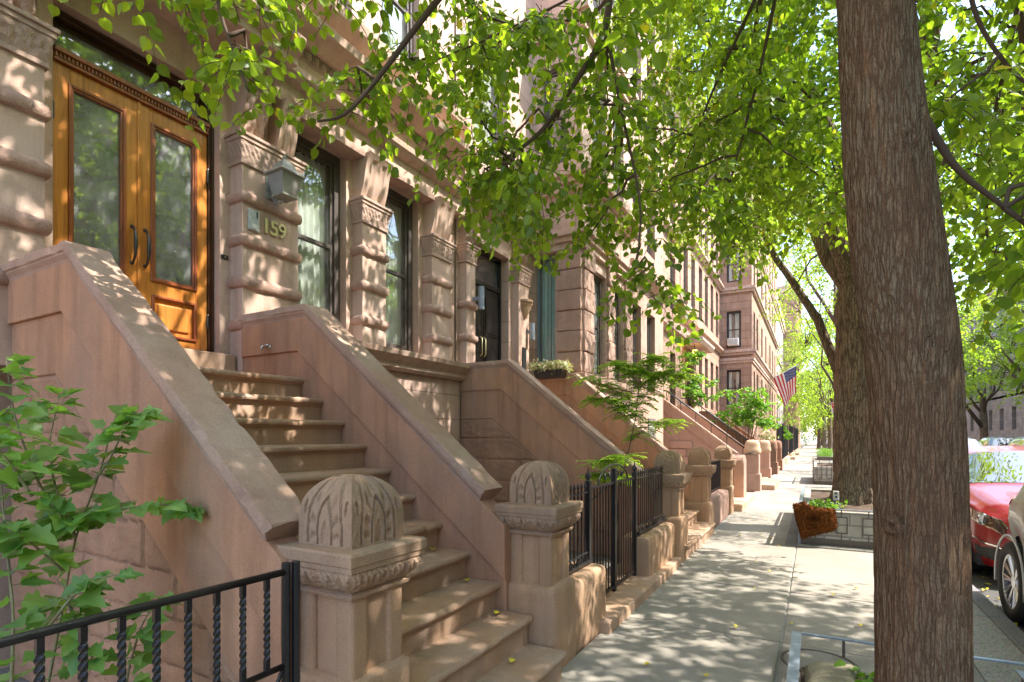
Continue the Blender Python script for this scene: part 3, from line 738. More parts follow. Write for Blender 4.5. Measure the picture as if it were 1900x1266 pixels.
def cheek(parent, ya, yb, path, xend, mats=('cheek', 'cheek_rough', 'cap'), b1=.38, b2=.74, rough_side=True, blocks=(.46, .225), seed=0, label=None, coping_label=None):
    """a stair wall: stone core, hewn lower blocks, two smooth bands, moulded coping; ya<yb, path = coping top"""
    c0, c1 = ya+.045, yb-.045
    top_path = path; a_, b_ = path[-2], path[-1]
    path = list(path[:-1])+[(b_[0]+(b_[0]-a_[0])*1.2, b_[1]+(b_[1]-a_[1])*1.2)]
    full = clip0(offs(path, .10)+[(path[-1][0], -1.5), (path[0][0], -1.5)], -.05, xend)
    core = obj('cheek_wall', MB().prism(full, 'y', c0+.03, c1-.012), mats[0], parent)
    if label: core['label'] = label
    o1, o2, o3 = offs(path, .10), offs(path, b1), offs(path, b2)
    for (side, yy0, yy1) in ((0, c0-.010, c0+.031), (1, c1-.013, c1)):
        bands = MB()
        p1 = clip0(o1+o2[::-1], -.05, xend)
        bands.prism(p1, 'y', yy0, yy1) 
        obj('upper_band', bands, mats[0], core, bevel=.006)
        if side == 0:
            p2 = clip0(offs(path, b1-.004)+o3[::-1], -.05, xend)
            b = MB().prism(p2, 'y', c0+.012, yy1); obj('lower_band', b, mats[0], core, bevel=.01)
    if rough_side:                     # hewn blocks as relief, below the lower band
        x0, x1 = path[0][0], xend; bw, bh = blocks
        top = lambda x: np.interp(x, [p[0] for p in o3], [p[1] for p in o3])
        nx, nz = int((x1-x0)*62), 120
        def fn(u, v):
            x = x0+(x1-x0)*u; zt = max(-.05, top(x)+.02); z = -.05+(zt+.05)*v
            row = math.floor((z+.03)/bh); fx = (x/bw+.5*(row % 2)+.13*row) % 1*bw; fz = (z+.03) % bh
            e_ = min(fx, bw-fx, fz, bh-fz); q = min(1, e_/.035)
            cell = math.floor(x/bw+.5*(row % 2)+.13*row)
            n1 = noise.noise(Vector((x*4.5+cell*3.7, z*6+row*5.1, seed)))*.6+noise.noise(Vector((x*13, z*17, seed+4)))*.35+noise.noise(Vector((x*31, z*39, seed)))*.12
            d = (.006+.018*(q**.5)*(.65+n1)) if e_ > .004 else -.004
            d *= max(0, min(1, (top(x)-z)/.03))
            return (x, c0+.028-d, z)
        obj('hewn_blocks', MB().grid(fn, nx, nz), mats[1], core, smooth=False)
    fp = []
    for a_, b_ in zip(top_path[:-1], top_path[1:]):
        n_ = max(2, int(math.hypot(b_[0]-a_[0], b_[1]-a_[1])/.03)); fp += [(a_[0]+(b_[0]-a_[0])*i/n_, a_[1]+(b_[1]-a_[1])*i/n_) for i in range(n_)]
    fp.append(top_path[-1]); sec = coping_section(ya, yb); sec = [sec[0], (ya+.012, .0), ((ya+yb)/2, .002), (yb-.012, .0)]+sec[1:]
    cp = MB().sweep_xz(fp, sec); ym = (ya+yb)/2
    for i, v in enumerate(cp.v):
        q = i % len(sec); nz = noise.noise(Vector((v[0]*11, v[1]*9, v[2]*11+seed)))*.0025; ch = noise.noise(Vector((v[0]*6.3+seed, v[1]*20, v[2]*6.3)))
        dy = 0; dz = nz
        if q in (0, 4, len(sec)-1, 5) and ch > .22: dy = (ym-v[1])*min(.13, (ch-.22)*.5); dz -= min(.014, (ch-.22)*.05) if q in (0, 4) else 0
        cp.v[i] = (v[0]+nz, v[1]+dy+nz, v[2]+dz)
    cpo = obj('coping', cp, mats[2], parent, bevel=.006)
    if coping_label: cpo['label'] = coping_label
    return core
def steps(parent, y0, y1, n, r_, run, xtop, land_x, mat='step', seed=0):
    for k_ in range(1, n+1):
        z = k_*r_; xn = xtop+(n-k_)*run
        xb = xn-run-.03 if k_ < n else land_x
        prof = [(xb, z), (xn, z), (xn+.006, z-.004), (xn+.014, z-.014), (xn+.016, z-.026), (xn+.012, z-.038), (xn+.002, z-.046), (xn-.01, z-.048), (xn-.01, z-.062), (xn-.022, z-.066), (xn-.022, z-r_+.001), (xb, z-r_+.001)]
        N_ = 44; m = MB(); vs = []
        for j in range(N_+1):
            t = j/N_; yy = y0+.001+(y1-y0-.002)*t
            for i, (px_, pz_) in enumerate(prof):
                ed = 1 if 1 <= i <= 5 else 0
                nz = noise.noise(Vector((yy*7, k_*3.1, i*.35)))*.003*(1 if 0 < i < 10 else 0)
                chp = max(0, noise.noise(Vector((yy*9, k_*7.7, 3)))-.3)*.06*ed
                vs.append((px_+nz-chp, yy, pz_-ed*.005*math.sin(t*PI)**2+nz*.5-chp*.5))
        L_ = len(prof); m.add(vs, [(j*L_+i, j*L_+(i+1) % L_, (j+1)*L_+(i+1) % L_, (j+1)*L_+i) for j in range(N_) for i in range(L_)]+[tuple(range(L_))[::-1], tuple(range(N_*L_, (N_+1)*L_))])
        obj('step', m, mat, parent)
    core = [(land_x, -.05)]+[q for k_ in range(n, 0, -1) for q in ((xtop+(n-k_)*run-.05, k_*r_-.02-(0)), (xtop+(n-k_)*run-.05, (k_-1)*r_-.03))]
    return

def finial(parent, c, a, h, style, seed, mat='carved'):
    cx, cy, z0 = c; m = MB(); N_ = 72 if style == 'tracery' else 44
    def wf(t):
        return a if t < .36 else max(.2*a, a*(max(0, 1-((t-.36)/.66)**2.3))**.5)
    def groove(s_, t):
        y_ = t; x_ = s_
        if style == 'tracery':
            x_ *= 1.12; y_ *= 1.08
            def A(x, y, c, sp): return (math.hypot(abs(x)+c, max(0, y-sp))-c)
            g_ = 0; a1 = A(x_, y_, .35, .20)
            for (r0, r1) in ((.66, .76), (.26, .34)):
                if r0 < a1 < r1: g_ = max(g_, math.sin((a1-r0)/(r1-r0)*PI)**.6)
            th = math.atan2(y_-.12, abs(x_)+1e-6)
            if .36 < a1 < .60: g_ = max(g_, .9*(.5+.5*math.sin(th*13+1))**1.5*math.sin((a1-.36)/.24*PI)**.5)
            a2 = A(x_, y_-.05, .2, .05)
            if a2 < .16: g_ = max(g_, .8*(1-a2/.16)**.4)
            for cx_ in (-.84, .84):
                q_ = math.hypot((x_-cx_)/.05, (y_-.60)/.12)
                if q_ < 1: g_ = max(g_, math.sqrt(1-q_*q_))
            return -g_ if y_ > .02 else 0
        F = math.sqrt((x_*1.0)**2+(y_*.95)**2)+.05*math.sin(math.atan2(y_, x_+1e-6)*7+seed)
        if F > .97 or y_ < .03: return 0
        return -.5*(1+math.sin(F*34+seed))*(.7+.3*noise.noise(Vector((x_*6, y_*6, seed))))
    dp = .017 if style == 'tracery' else .010
    for q in range(4):
        ca, sa = [(1, 0), (0, 1), (-1, 0), (0, -1)][q]
        def fn(u, v):
            s_ = 2*u-1; t = v; w_ = wf(t); g_ = groove(s_*w_/a, t)*dp*(min(1, (1-abs(s_))/.06))
            nz = .003*noise.noise(Vector((s_*8, t*8, q*9+seed)))
            x, y_ = s_*w_, -(w_+g_+nz)
            return (cx+x*ca-y_*sa, cy+x*sa+y_*ca, z0+h*t)
        m.grid(fn, N_, N_)
    w_ = wf(1)
    m.add([(cx-w_, cy-w_, z0+h), (cx+w_, cy-w_, z0+h), (cx+w_, cy+w_, z0+h), (cx-w_, cy+w_, z0+h)], [(0, 1, 2, 3)])
    return obj('finial', m, mat, parent)
def newel(parent, cx, cy, style, seed, ph=.56, pw=.2, pxm=None, label=None, mat='pier', sh=.155, topz=1.08, fh=.285):
    s = MB(); h = sh
    s.sqlathe([(h-.018, ph-.02), (h-.018, topz-.18)], (cx, cy))
    for sx in (-1, 1):
        for sy in (-1, 1):
            s.box(cx+sx*h if sx < 0 else cx+h-.095, cx-h+.095 if sx < 0 else cx+h, cy+sy*h if sy < 0 else cy+h-.095, cy-h+.095 if sy < 0 else cy+h, ph-.02, topz-.18)
    o = obj('newel_post', s, mat, parent, bevel=.018, seg=3)
    if label: o['label'] = label
    x0 = cx-pw if pxm is None else pxm
    obj('plinth', MB().rough(x0, cx+pw, cy-pw+.01, cy+pw-.01, -.05, ph, .05, .004, 20, seed, 4), mat, o, smooth=True)
    c = MB(); t = topz
    c.sqlathe([(h, t-.20), (h+.018, t-.195), (h+.022, t-.18), (h+.006, t-.172)], (cx, cy))
    z0, z1 = t-.175, t-.075
    for q in range(4):
        ca, sa = [(1, 0), (0, 1), (-1, 0), (0, -1)][q]
        def fn(u, v):
            b = h+.002+.055*math.sin(v*PI/2)**1.2; s_ = (2*u-1); xx = s_*b; ph_ = xx/.062
            hole = max(0, 1-math.hypot(((ph_ % 1)-.5)/.3, (v-.5)/.32)); lf_ = abs(math.sin(ph_*PI*2+5*v)); d = .012*math.sin(v*PI)+.012*lf_*math.sin(v*PI)-.034*min(.6, hole)*(.6+.4*math.sin(ph_*9))+.006*noise.noise(Vector((xx*60, v*9, q+seed)))
            d *= min(1, (1-abs(s_))/.05)
            y_ = -(b+d)
            return (cx+xx*ca-y_*sa, cy+xx*sa+y_*ca, z0+(z1-z0)*v)
        c.grid(fn, 96, 18)
    c.sqlathe([(h+.05, z1-.004), (h+.066, z1), (h+.066, t-.055), (h+.072, t-.05), (h+.074, t-.01), (h+.066, t), (0.01, t+.006)], (cx, cy))
    obj('cap', c, 'carved', o)
    finial(o, (cx, cy, t+.002), h+.0, fh, style, seed)
    return o

pathA = [(-4.60, 2.65), (-3.71, 2.65), (-1.93, 1.175)]
SA = thing('front_stoop', 'brown stone stoop climbing to the oak doors of number 159', 'stoop', (-2.9, 2.4, 0))
cheek(SA, 1.425, 1.65, pathA, -1.90, seed=1, label='near stair wall of hewn blocks under two smooth bands')
cheek(SA, 3.075, 3.32, pathA, -1.80, seed=2, rough_side=False)
steps(SA, 1.60, 3.125, 11, .185, .242, -3.79, -4.79)
newel(SA, -1.76, 1.715, 'tracery', 3, label='newel post nearest the camera with carved arch finial')
newel(SA, -1.655, 3.355, 'tracery', 5)
T = thing('wall_tap', 'small steel hose tap on the inner face of the far stair wall', 'tap', (-4.2, 3.12, 2.33))
m = MB(); m.lathe([(0, -.0), (.02, 0), (.02, .006), (0, .007)], (-4.2, 3.105, 2.33), 14, 'y')
m.tube([(-4.2, 3.12, 2.33), (-4.2, 3.05, 2.33), (-4.2, 3.035, 2.325), (-4.2, 3.03, 2.295)], .011, 8); m.tube([(-4.26, 3.07, 2.34), (-4.16, 3.07, 2.34)], .007, 6)
obj('spout', m, 'chrome', T, smooth=True)

SB = thing('front_stoop', 'stone stoop with pink tinged coping rising to the black doors', 'stoop', (-2.9, 7.9, 0))
cheek(SB, 6.72, 6.95, [(-4.70, 2.65), (-3.83, 2.65), (-1.70, .93)], -1.76, seed=7, blocks=(.62, .31), b1=.42, b2=.84)
cheek(SB, 8.98, 9.22, [(-4.7, 2.68), (-3.73, 2.68), (-1.70, .95)], -1.76, seed=8, rough_side=False)
steps(SB, 6.9, 9.03, 11, .185, .242, -3.79, -4.9)
newel(SB, -1.60, 6.945, 'fan', 11, ph=.56, pxm=-1.85, label='newel post with swirling shell finial at the railed fence end')
newel(SB, -1.63, 9.19, 'fan', 14, ph=.50, pxm=-2.1, label='second shell topped newel post, beyond the steps')
# planted box on the stoop of the black doors
FB = thing('flower_box', 'dark box of pale flowers and foliage at the top of the second stoop', 'planter', (-4.1, 9.0, 2.7))
obj('trough', MB().prism([(-4.45, 2.74), (-4.40, 2.60), (-3.92, 2.60), (-3.86, 2.74)], 'y', 8.72, 8.96), 'iron_brown', FB, bevel=.01)

# ------------------------------------------------------------ railings, gate, low walls at the sidewalk
RF = thing('iron_railing', 'black iron railing with twisted balusters in the left foreground', 'railing', (-1.75, .8, .45))
XR = -1.75
obj('top_rail', MB().tube([(XR, .15, 1.02), (XR, .7, 1.024), (XR, 1.37, 1.02)], .0135, 8), 'iron', RF, smooth=True)
obj('bottom_rail', MB().tube([(XR, .15, .665), (XR, 1.37, .665)], .012, 8), 'iron', RF, smooth=True)
def twisted(x, y, z0, z1, r_=.0095, turns=5):
    m = MB(); N_ = 60; vs = []
    for i in range(N_+1):
        t = i/N_; a = turns*2*PI*max(0, min(1, (t-.12)/.76))/2
        for q in range(4):
            th = a+q*PI/2+PI/4; vs.append((x+r_*1.25*math.cos(th), y+r_*1.25*math.sin(th), z0+(z1-z0)*t))
    return m.add(vs, [(i*4+q, i*4+(q+1) % 4, (i+1)*4+(q+1) % 4, (i+1)*4+q) for i in range(N_) for q in range(4)])
for i in range(12): obj('baluster', twisted(XR, 1.285-i*.095, .67, 1.012), 'iron', RF)
for yy in (1.368, 1.402): obj('post', MB().tube([(XR+(.0 if yy < 1.4 else .012), yy, .0), (XR+(.0 if yy < 1.4 else .012), yy, 1.055)], .017, 6), 'iron', RF, bevel=.002)
obj('scroll', MB().tube([(XR, 1.35-.07*math.sin(t*.35)*t/8, .56+.09*math.cos(t*.35)) for t in range(9)], .008, 6), 'iron', RF, smooth=True)
tag(obj('low_wall', MB().rough(-1.9, -1.6, -1.5, 1.40, -.05, .40, .04, .004, 24, 3, 4), 'pier', smooth=True), 'low stone kerb wall carrying the twisted iron railing', 'low wall')
LW = lambda y0, y1, lab, x0=-1.78, x1=-1.47, h=.5, seed=1, mat='pier': tag(obj('low_wall', MB().rough(x0, x1, y0, y1, -.05, h, .05, .004, 24, seed, 4), mat, smooth=True), lab, 'low wall')
LW(3.54, 4.22, 'low round ended stone wall between the second newel post and the iron gate', seed=5)
LW(5.52, 6.70, 'low stone wall with chipped corner between gate and third newel post', seed=6)
tag(obj('step_slab', MB().box(-1.95, -1.38, 4.02, 6.62, -.04, .095), 'step', bevel=.015), 'long low stone step under the iron gate', 'step')

def fence_panel(root, x, y0, y1, zb, zt, sp=.075, spikes=True, mat='iron', r_=.0075, crest=False):
    obj('top_rail', MB().box(x-.012, x+.012, y0, y1, zt-.006, zt+.006), mat, root)
    obj('bottom_rail', MB().box(x-.012, x+.012, y0, y1, zb+.05, zb+.062), mat, root)
    n = int((y1-y0)/sp)
    b0 = None
    for i in range(n):
        yy = y0+(i+.5)*(y1-y0)/n
        if b0 is None:
            m = MB().tube([(0, 0, zb+.02), (0, 0, zt+.01)], r_, 6)
            if spikes: m.tube([(0, 0, zt+.01), (0, 0, zt+.035), (0, 0, zt+.05), (0, 0, zt+.09)], [r_, r_, r_*1.9, .001], 6)
            b0 = obj('baluster', m, mat, root); b0.location = (x, yy, 0)
        else:
            b = b0.copy(); COL.objects.link(b); b.location = (x, yy, 0)
    if crest:                               # little curled cresting along the wall top
        m = MB(); k_ = int((y1-y0)/.05)
        for i in range(k_):
            yy = y0+(i+.5)*(y1-y0)/k_; m.tube([(x+.03, yy-.02, zb+.0), (x+.03, yy, zb+.045), (x+.03, yy+.014, zb+.015)], [.006, .005, .002], 5)
        m.box(x+.0, x+.05, y0, y1, zb-.02, zb+.004)
        obj('cresting', m, mat, root)
def fpost(root, x, y, z0, z1, r_=.02, mat='iron'):
    m = MB().box(x-r_, x+r_, y-r_, y+r_, z0, z1); m.lathe([(r_*.7, z1), (r_*.5, z1+.01), (r_*1.3, z1+.03), (r_*1.2, z1+.05), (r_*.4, z1+.075), (0, z1+.12)], (x, y, 0), 10)
    return obj('post', m, mat, root)
XG = -1.63
F1 = thing('iron_fence', 'short spiked iron fence panel on the low wall left of the gate', 'fence', (XG, 3.8, .5))
fence_panel(F1, XG, 3.56, 4.17, .53, 1.08, crest=True); 
F2 = thing('iron_fence', 'brown black spiked fence panel between the gate and the third newel post', 'fence', (XG, 6.1, .5))
fence_panel(F2, XG, 5.56, 6.72, .53, 1.10, mat='iron_brown', crest=True)
GT = thing('iron_gate', 'tall iron gate with scrolled arch top and spear finials', 'gate', (XG, 4.86, .1))
for yy in (4.2, 5.52): fpost(GT, XG, yy, .09, 1.17, .022)
LE = thing_leaf = obj('gate_leaf', MB().box(XG-.012, XG+.012, 4.225, 4.85, 1.10, 1.12).box(XG-.012, XG+.012, 4.225, 4.85, .13, .15), 'iron', GT)
LE2 = obj('gate_leaf', MB().box(XG-.012, XG+.012, 4.87, 5.495, 1.10, 1.12).box(XG-.012, XG+.012, 4.87, 5.495, .13, .15), 'iron_brown', GT)
for L_, ya, yb in ((LE, 4.23, 4.82), (LE2, 4.90, 5.49)):
    b0 = None
    for i in range(8):
        yy = ya+(i+.5)*(yb-ya)/8
        if b0 is None: b0 = obj('baluster', MB().tube([(0, 0, .12), (0, 0, 1.11)], .0075, 6), 'iron' if L_ is LE else 'iron_brown', L_); b0.location = (XG, yy, 0)
        else: b = b0.copy(); COL.objects.link(b); b.location = (XG, yy, 0)
obj('centre_stile', MB().box(XG-.02, XG+.02, 4.842, 4.882, .1, 1.24), 'iron', GT); 
arch = lambda a: (XG, 4.86+.42*math.cos(a), 1.11+.17*math.sin(a))
obj('arch_rail', MB().tube([arch(PI*i/20) for i in range(21)], .008, 6), 'iron', GT, smooth=True)
for sg in (-1, 1):
    for (c, r0) in ((.10, .045), (.23, .035)):
        obj('scroll', MB().tube([(XG, 4.86+sg*(c+r0*(1-t/14)*math.cos(t*.75)), 1.175+r0*(1-t/14)*math.sin(t*.75)) for t in range(12)], .006, 6), 'iron', GT, smooth=True)
obj('diagonal_brace', MB().tube([(XG-.02, 4.25, .98), (XG-.02, 4.85, 1.1)], .008, 6), 'iron', GT)

# beyond the second stoop
LW(9.42, 11.5, 'low pinkish stone wall beyond the second stoop', seed=8, mat='pink', h=.50)
F3 = thing('iron_fence', 'black iron fence panel between the two far shell topped newels', 'fence', (-1.63, 10.4, .5))
fence_panel(F3, -1.63, 9.45, 11.45, .50, 1.08, sp=.09, spikes=False)
NP = thing('gate_pier', 'slim stone gate pier with shell finial in front of the yellowish boards', 'pier', (-1.62, 11.75, 0))
newel(NP, -1.62, 11.75, 'fan', 21, ph=.56, pw=.19)
tag(obj('board_fence', MB().box(-1.66, -1.62, 11.97, 13.2, .02, 1.05), 'tan', bevel=.01), 'yellowish tan board panel behind the slim gate pier', 'fence')
m = MB(); pf = [(13.25, -.05), (13.75, -.05), (13.75, .95)]+[(13.5+.25*math.cos(a*PI/10), .95+.18*math.sin(a*PI/10)) for a in range(1, 10)]+[(13.25, .95)]
m.prism(pf, 'x', -1.75, -1.38); tag(obj('end_wall', m, 'pink', bevel=.03), 'round topped pink stone wall end past the board panel', 'wall')
tag(obj('step_slab', MB().box(-1.9, -1.28, 12.0, 14.6, -.04, .16), 'tan', bevel=.03), 'sandy stone step below the board panel', 'step')
tag(obj('step_slab', MB().box(-1.9, -.98, 17.25, 20.1, -.04, .16), 'step', bevel=.02), 'grey stone step jutting out between the mushroom topped piers', 'step')

def domed_pier(name, cx, cy, w_, zt, bulge, mat, lab, matb=None):
    T_ = thing(name, lab, 'pier', (cx, cy, 0))
    obj('plinth', MB().rough(cx-w_*1.15, cx+w_*1.15, cy-w_*1.15, cy+w_*1.15, -.05, .5, .03, .004, 10, cy, 4), mat, T_, smooth=True)
    obj('shaft', MB().box(cx-w_*.95, cx+w_*.95, cy-w_*.95, cy+w_*.95, .48, zt-.42), mat, T_, bevel=.02)
    prof = [(0, zt-.43), (w_, zt-.43), (w_*bulge, zt-.38), (w_*bulge, zt-.28), (w_*1.02, zt-.24), (w_*1.02, zt-.16), (w_*.93, zt-.08), (w_*.7, zt-.02), (0, zt)]
    m = MB(); n = 28
    vs = []
    for (r_, z) in prof:
        for q in range(n):
            a = 2*PI*q/n; e = 1/max(abs(math.cos(a)), abs(math.sin(a)))**.55
            vs.append((cx+r_*e*math.cos(a), cy+r_*e*math.sin(a), z))
    m.add(vs, [(i*n+q, i*n+(q+1) % n, (i+1)*n+(q+1) % n, (i+1)*n+q) for i in range(len(prof)-1) for q in range(n)])
    obj('domed_cap', m, matb or mat, T_, smooth=True)
domed_pier('gate_pier', -1.55, 17.0, .2, 1.47, 1.16, 'pink', 'pinkish pier with weathered mushroom cap and handrail, nearer of two', 'tan')
domed_pier('gate_pier', -1.50, 20.45, .2, 1.45, 1.12, 'pink', 'pinkish pier with worn mushroom cap, farther of two', 'tan')
domed_pier('gate_pier', -1.58, 25.1, .24, 1.42, 1.05, 'darkbrown', 'dark brown bullet shaped pier, nearer of two')
domed_pier('gate_pier', -1.55, 28.2, .24, 1.40, 1.05, 'darkbrown', 'dark brown bullet shaped pier, farther of two')
HR = thing('handrail', 'short black handrail fixed to the mushroom capped pier', 'handrail', (-1.6, 16.8, 1))
obj('rail', MB().tube([(-1.95, 16.76, 1.0), (-1.75, 16.74, 1.02), (-1.6, 16.74, 1.08), (-1.45, 16.74, 1.06)], .016, 6), 'iron', HR, smooth=True)
obj('bracket', MB().tube([(-1.6, 16.80, 1.02), (-1.6, 16.74, 1.07)], .01, 6), 'iron', HR)
kf = 0
for (y0, y1, h, lab) in ((29.0, 33.8, 2.15, 'tall black iron fence with spear heads, nearest stretch past the brown piers'), (34.6, 41, 2.2, 'tall black iron fence before the flag house'), (44, 52, 2.35, 'tall dark iron fence beyond the flag'), (55, 68, 2.4, 'farthest tall dark iron fence on the left')):
    F_ = thing('iron_fence', lab, 'fence', (-1.55, y0, 0))
    fence_panel(F_, -1.55, y0, y1, .3, h, sp=.14 if y1 < 42 else .2, r_=.014)
    for yy in (y0, y1): fpost(F_, -1.55, yy, .0, h+.1, .03)
    LW(y0-.1, y1+.1, 'low stone base wall under the '+['nearest', 'second', 'third', 'last'][kf]+' tall iron fence', x0=-1.75, x1=-1.38, h=.32, mat='tan', seed=y0); kf += 1
for i, (yy, lab) in enumerate(((42.4, 'pale stone step block in the gap before the third tall fence'), (53.4, 'pale stone step block before the farthest fence'))):
    tag(obj('step_slab', MB().box(-2.6, -1.1, yy-.7, yy+.7, -.04, .2), 'tan', bevel=.03), lab, 'step')

# ------------------------------------------------------------ the other houses on the left
def row_house(lab, y0, y1, X, ztop, mat, wins, door=None, courses=(), shellmat=None, curt=True, depth=9, hood=None, frame='winframe', glass='glass'):
    Hh = thing('brownstone_house', lab, 'house', (X, (y0+y1)/2, 0))
    holes = [w_[:4] for w_ in wins]+([door] if door else [])
    obj('wall', wall_holes(MB(), X, y0, y1, -.1, ztop, holes, .2), mat, Hh)
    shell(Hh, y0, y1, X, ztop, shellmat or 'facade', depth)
    for i, w_ in enumerate(wins):
        window(Hh, X-.12, *w_[:4], curtain=('full' if (i*7) % 3 == 0 else 'part') if curt and w_[2] > 2 else False, cseed=i, mat=frame, glass=glass)
    for (prof, nm) in courses: course(Hh, y0, y1, X, prof, nm, 'facade')
    return Hh
def stdc(z): return ([(.08, z), (.14, z+.06), (.25, z+.12), (.27, z+.2), (.06, z+.24)], 'cornice')
def roofc(z): return ([(.1, z-.9), (.3, z-.7), (.7, z-.3), (.75, z-.05), (.1, z-.02)], 'roof_cornice')
def fl(zs, ys, h=2.1): return [(a, b, z, z+h) for z in zs for (a, b) in ys]

# neighbour to the left, mostly out of frame
row_house('rough stone row house at the extreme left edge of the view', -7.0, A0, -4.70, 14.8, 'facade_block', fl((2.7, 6.4, 9.6), ((-5.6, -4.6), (-3.2, -2.2), (-.8, .2))), courses=(stdc(5.5), roofc(14.8)))

# house with the black doors and the projecting bay
HB = row_house('brownstone row house with glossy black doors and a projecting stone bay', A1, 12.30, -4.75, 15.2, 'facade_block',
    fl((6.35, 9.6, 12.3), ((7.2, 8.3),)), door=(7.12, 8.36, 2.04, 4.72), courses=(([(.06, 5.1), (.2, 5.2), (.3, 5.3), (.32, 5.42), (.05, 5.46)], 'cornice'), roofc(15.2)))
obj('door_sill', MB().box(-5.2, -4.62, 7.0, 8.48, 2.035, 2.10), 'step', HB, bevel=.01)
def black_leaf(y0, y1):
    X = -4.93; m = MB().box(X-.05, X, y0, y1, 2.10, 4.10)
    D = obj('door_leaf', m, 'blackpaint', HB, bevel=.004)
    p = MB()
    for (za, zb) in ((2.2, 2.65), (2.72, 3.2), (3.28, 3.98)):
        for d_, e_ in ((.06, .012), (.10, .024)): p.box(X-.01, X+e_, y0+d_, y1-d_, za+d_-.05, zb-d_+.05)
    obj('raised_panel', p, 'blackpaint', D, bevel=.006)
    obj('handle', MB().tube([(X+.01, y1-.05 if y0 < 7.5 else y0+.05, 2.9), (X+.05, y1-.05 if y0 < 7.5 else y0+.05, 2.94), (X+.05, y1-.05 if y0 < 7.5 else y0+.05, 3.2), (X+.01, y1-.05 if y0 < 7.5 else y0+.05, 3.24)], .011, 8), 'brass', D, smooth=True)
black_leaf(7.17, 7.735); black_leaf(7.745, 8.31)
m = MB(); m.box(-5.0, -4.90, 7.122, 7.165, 2.1, 4.715); m.box(-5.0, -4.9, 8.315, 8.358, 2.1, 4.715); m.box(-5.0, -4.9, 7.165, 8.315, 4.10, 4.17); m.box(-5.0, -4.9, 7.165, 8.315, 4.66, 4.715)
obj('door_frame', m, 'blackpaint', HB, bevel=.004)
obj('transom_glass', MB().box(-4.96, -4.955, 7.165, 8.315, 4.17, 4.66), 'glass', HB)
pilaster(HB, -4.75, -4.6, 6.80, 7.05, 2.05, [2.5, 3.0, 3.5], capz=(4.2, 4.48), seed=11)
pilaster(HB, -4.75, -4.6, 8.46, 8.86, 2.05, [], capz=(4.3, 4.6), seed=12)
console(HB, -4.75, 6.93, .24, 4.48, 5.1, .1, .4, 'leaf', 'carved_pale'); console(HB, -4.75, 8.6, .24, 4.6, 5.1, .1, .4, 'leaf', 'carved_pale')
# carved corbel with a thin post above it
m = MB().lathe([(0, 3.68), (.04, 3.70), (.085, 3.80), (.12, 3.90), (.14, 3.93), (.14, 3.97), (.16, 3.98), (.16, 4.02), (0, 4.02)], (-4.60, 8.68, 0), 16)
for i, v in enumerate(m.v): m.v[i] = (v[0]+.012*math.sin(v[1]*160), v[1], v[2]+.006*math.sin(v[0]*190+v[1]*100))
obj('corbel', m, 'carved', HB)
# projecting bay: side wall faces the camera, front parallel to the street
BX, BY = -3.73, 9.30
m = MB(); wall_holes(m, BY, -4.751, BX, -.1, 15.0, [(-4.70, -4.27, 2.95, 5.02), (-4.55, -4.05, 6.7, 8.6), (-4.55, -4.05, 9.9, 11.8)], .18, side=True)
obj('bay_side_wall', m, 'facade_block', HB)
window(HB, BY+.1, -4.70, -4.27, 2.95, 5.02, kind='plain', mat='steel', glass='greenglass', curtain='full', side=True, fw=.035)
g_ = MB()
for (a, b, c, d) in ((-4.62, -4.61, 3.0, 4.98), (-4.40, -4.39, 3.0, 4.9), (-4.47, -4.46, 3.0, 4.8), (-4.62, -4.47, 4.89, 4.90), (-4.40, -4.30, 4.89, 4.90), (-4.47, -4.40, 4.80, 4.81), (-4.55, -4.54, 4.81, 4.97)): g_.box(a, b, BY+.09, BY+.10, c, d)
obj('leaded_lines', g_, 'rust', HB)
for za in (6.7, 9.9): window(HB, BY+.1, -4.55, -4.05, za, za+1.9, side=True, curtain=False)
bh_ = fl((2.75, 6.75, 9.9, 12.6), ((9.86, 10.62), (11.05, 11.80)), 2.05)
m = MB(); wall_holes(m, BX, BY, 12.30, -.1, 15.0, bh_, .18)
obj('bay_front_wall', m, 'facade_block', HB)
for i, h in enumerate(bh_): window(HB, BX-.1, *h, curtain='full' if i < 2 else 'part', cseed=i, glass='greenglass' if i < 4 else 'glass')
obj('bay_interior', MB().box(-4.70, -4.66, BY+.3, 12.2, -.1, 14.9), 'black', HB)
for zc in (5.25, 6.3, 9.3, 12.2):
    pj = .3 if zc in (6.3,) else .2
    m = MB(); m.box(-4.75, BX+pj, BY-pj, 12.32, zc, zc+.1); m.box(-4.75, BX+pj*.7, BY-pj*.7, 12.31, zc-.1, zc-.001); m.box(-4.75, BX+pj*.4, BY-pj*.4, 12.305, zc-.22, zc-.101)
    obj('bay_cornice', m, 'facade', HB, bevel=.008)
m = MB(); m.box(-4.74, BX+.1, BY-.10, 12.31, 2.58, 2.72); m.box(-4.74, BX+.06, BY-.06, 12.305, 2.50, 2.579)
obj('bay_sill', m, 'cap', HB, bevel=.01)
for (a, b, sd_) in ((9.32, 9.84, 31), (10.64, 11.03, 32), (11.82, 12.28, 33)):
    for i in range(6):
        z = 2.74+i*.385
        obj('rough_block', MB().rough(BX-.02, BX+.05+.02*(i % 2), a, b, z+.006, z+.379, .025, .016, 14, sd_+i, 5), 'facade_rough', HB, smooth=True)
for i in range(6):
    z = 2.74+i*.385
    obj('rough_block', MB().rough(-4.22, BX-.002, BY-.045-.015*(i % 2), BY+.02, z+.006, z+.379, .02, .012, 14, 50+i, 5), 'facade_rough', HB, smooth=True)
WL = thing('wall_light', 'dark cylinder wall light beside the narrow leaded window', 'light', (-4.55, 8.85, 3.5))
obj('tube', MB().lathe([(0, 3.32), (.045, 3.32), (.045, 3.62), (0, 3.62)], (-4.50, 8.80, 0), 14), 'steel', WL)
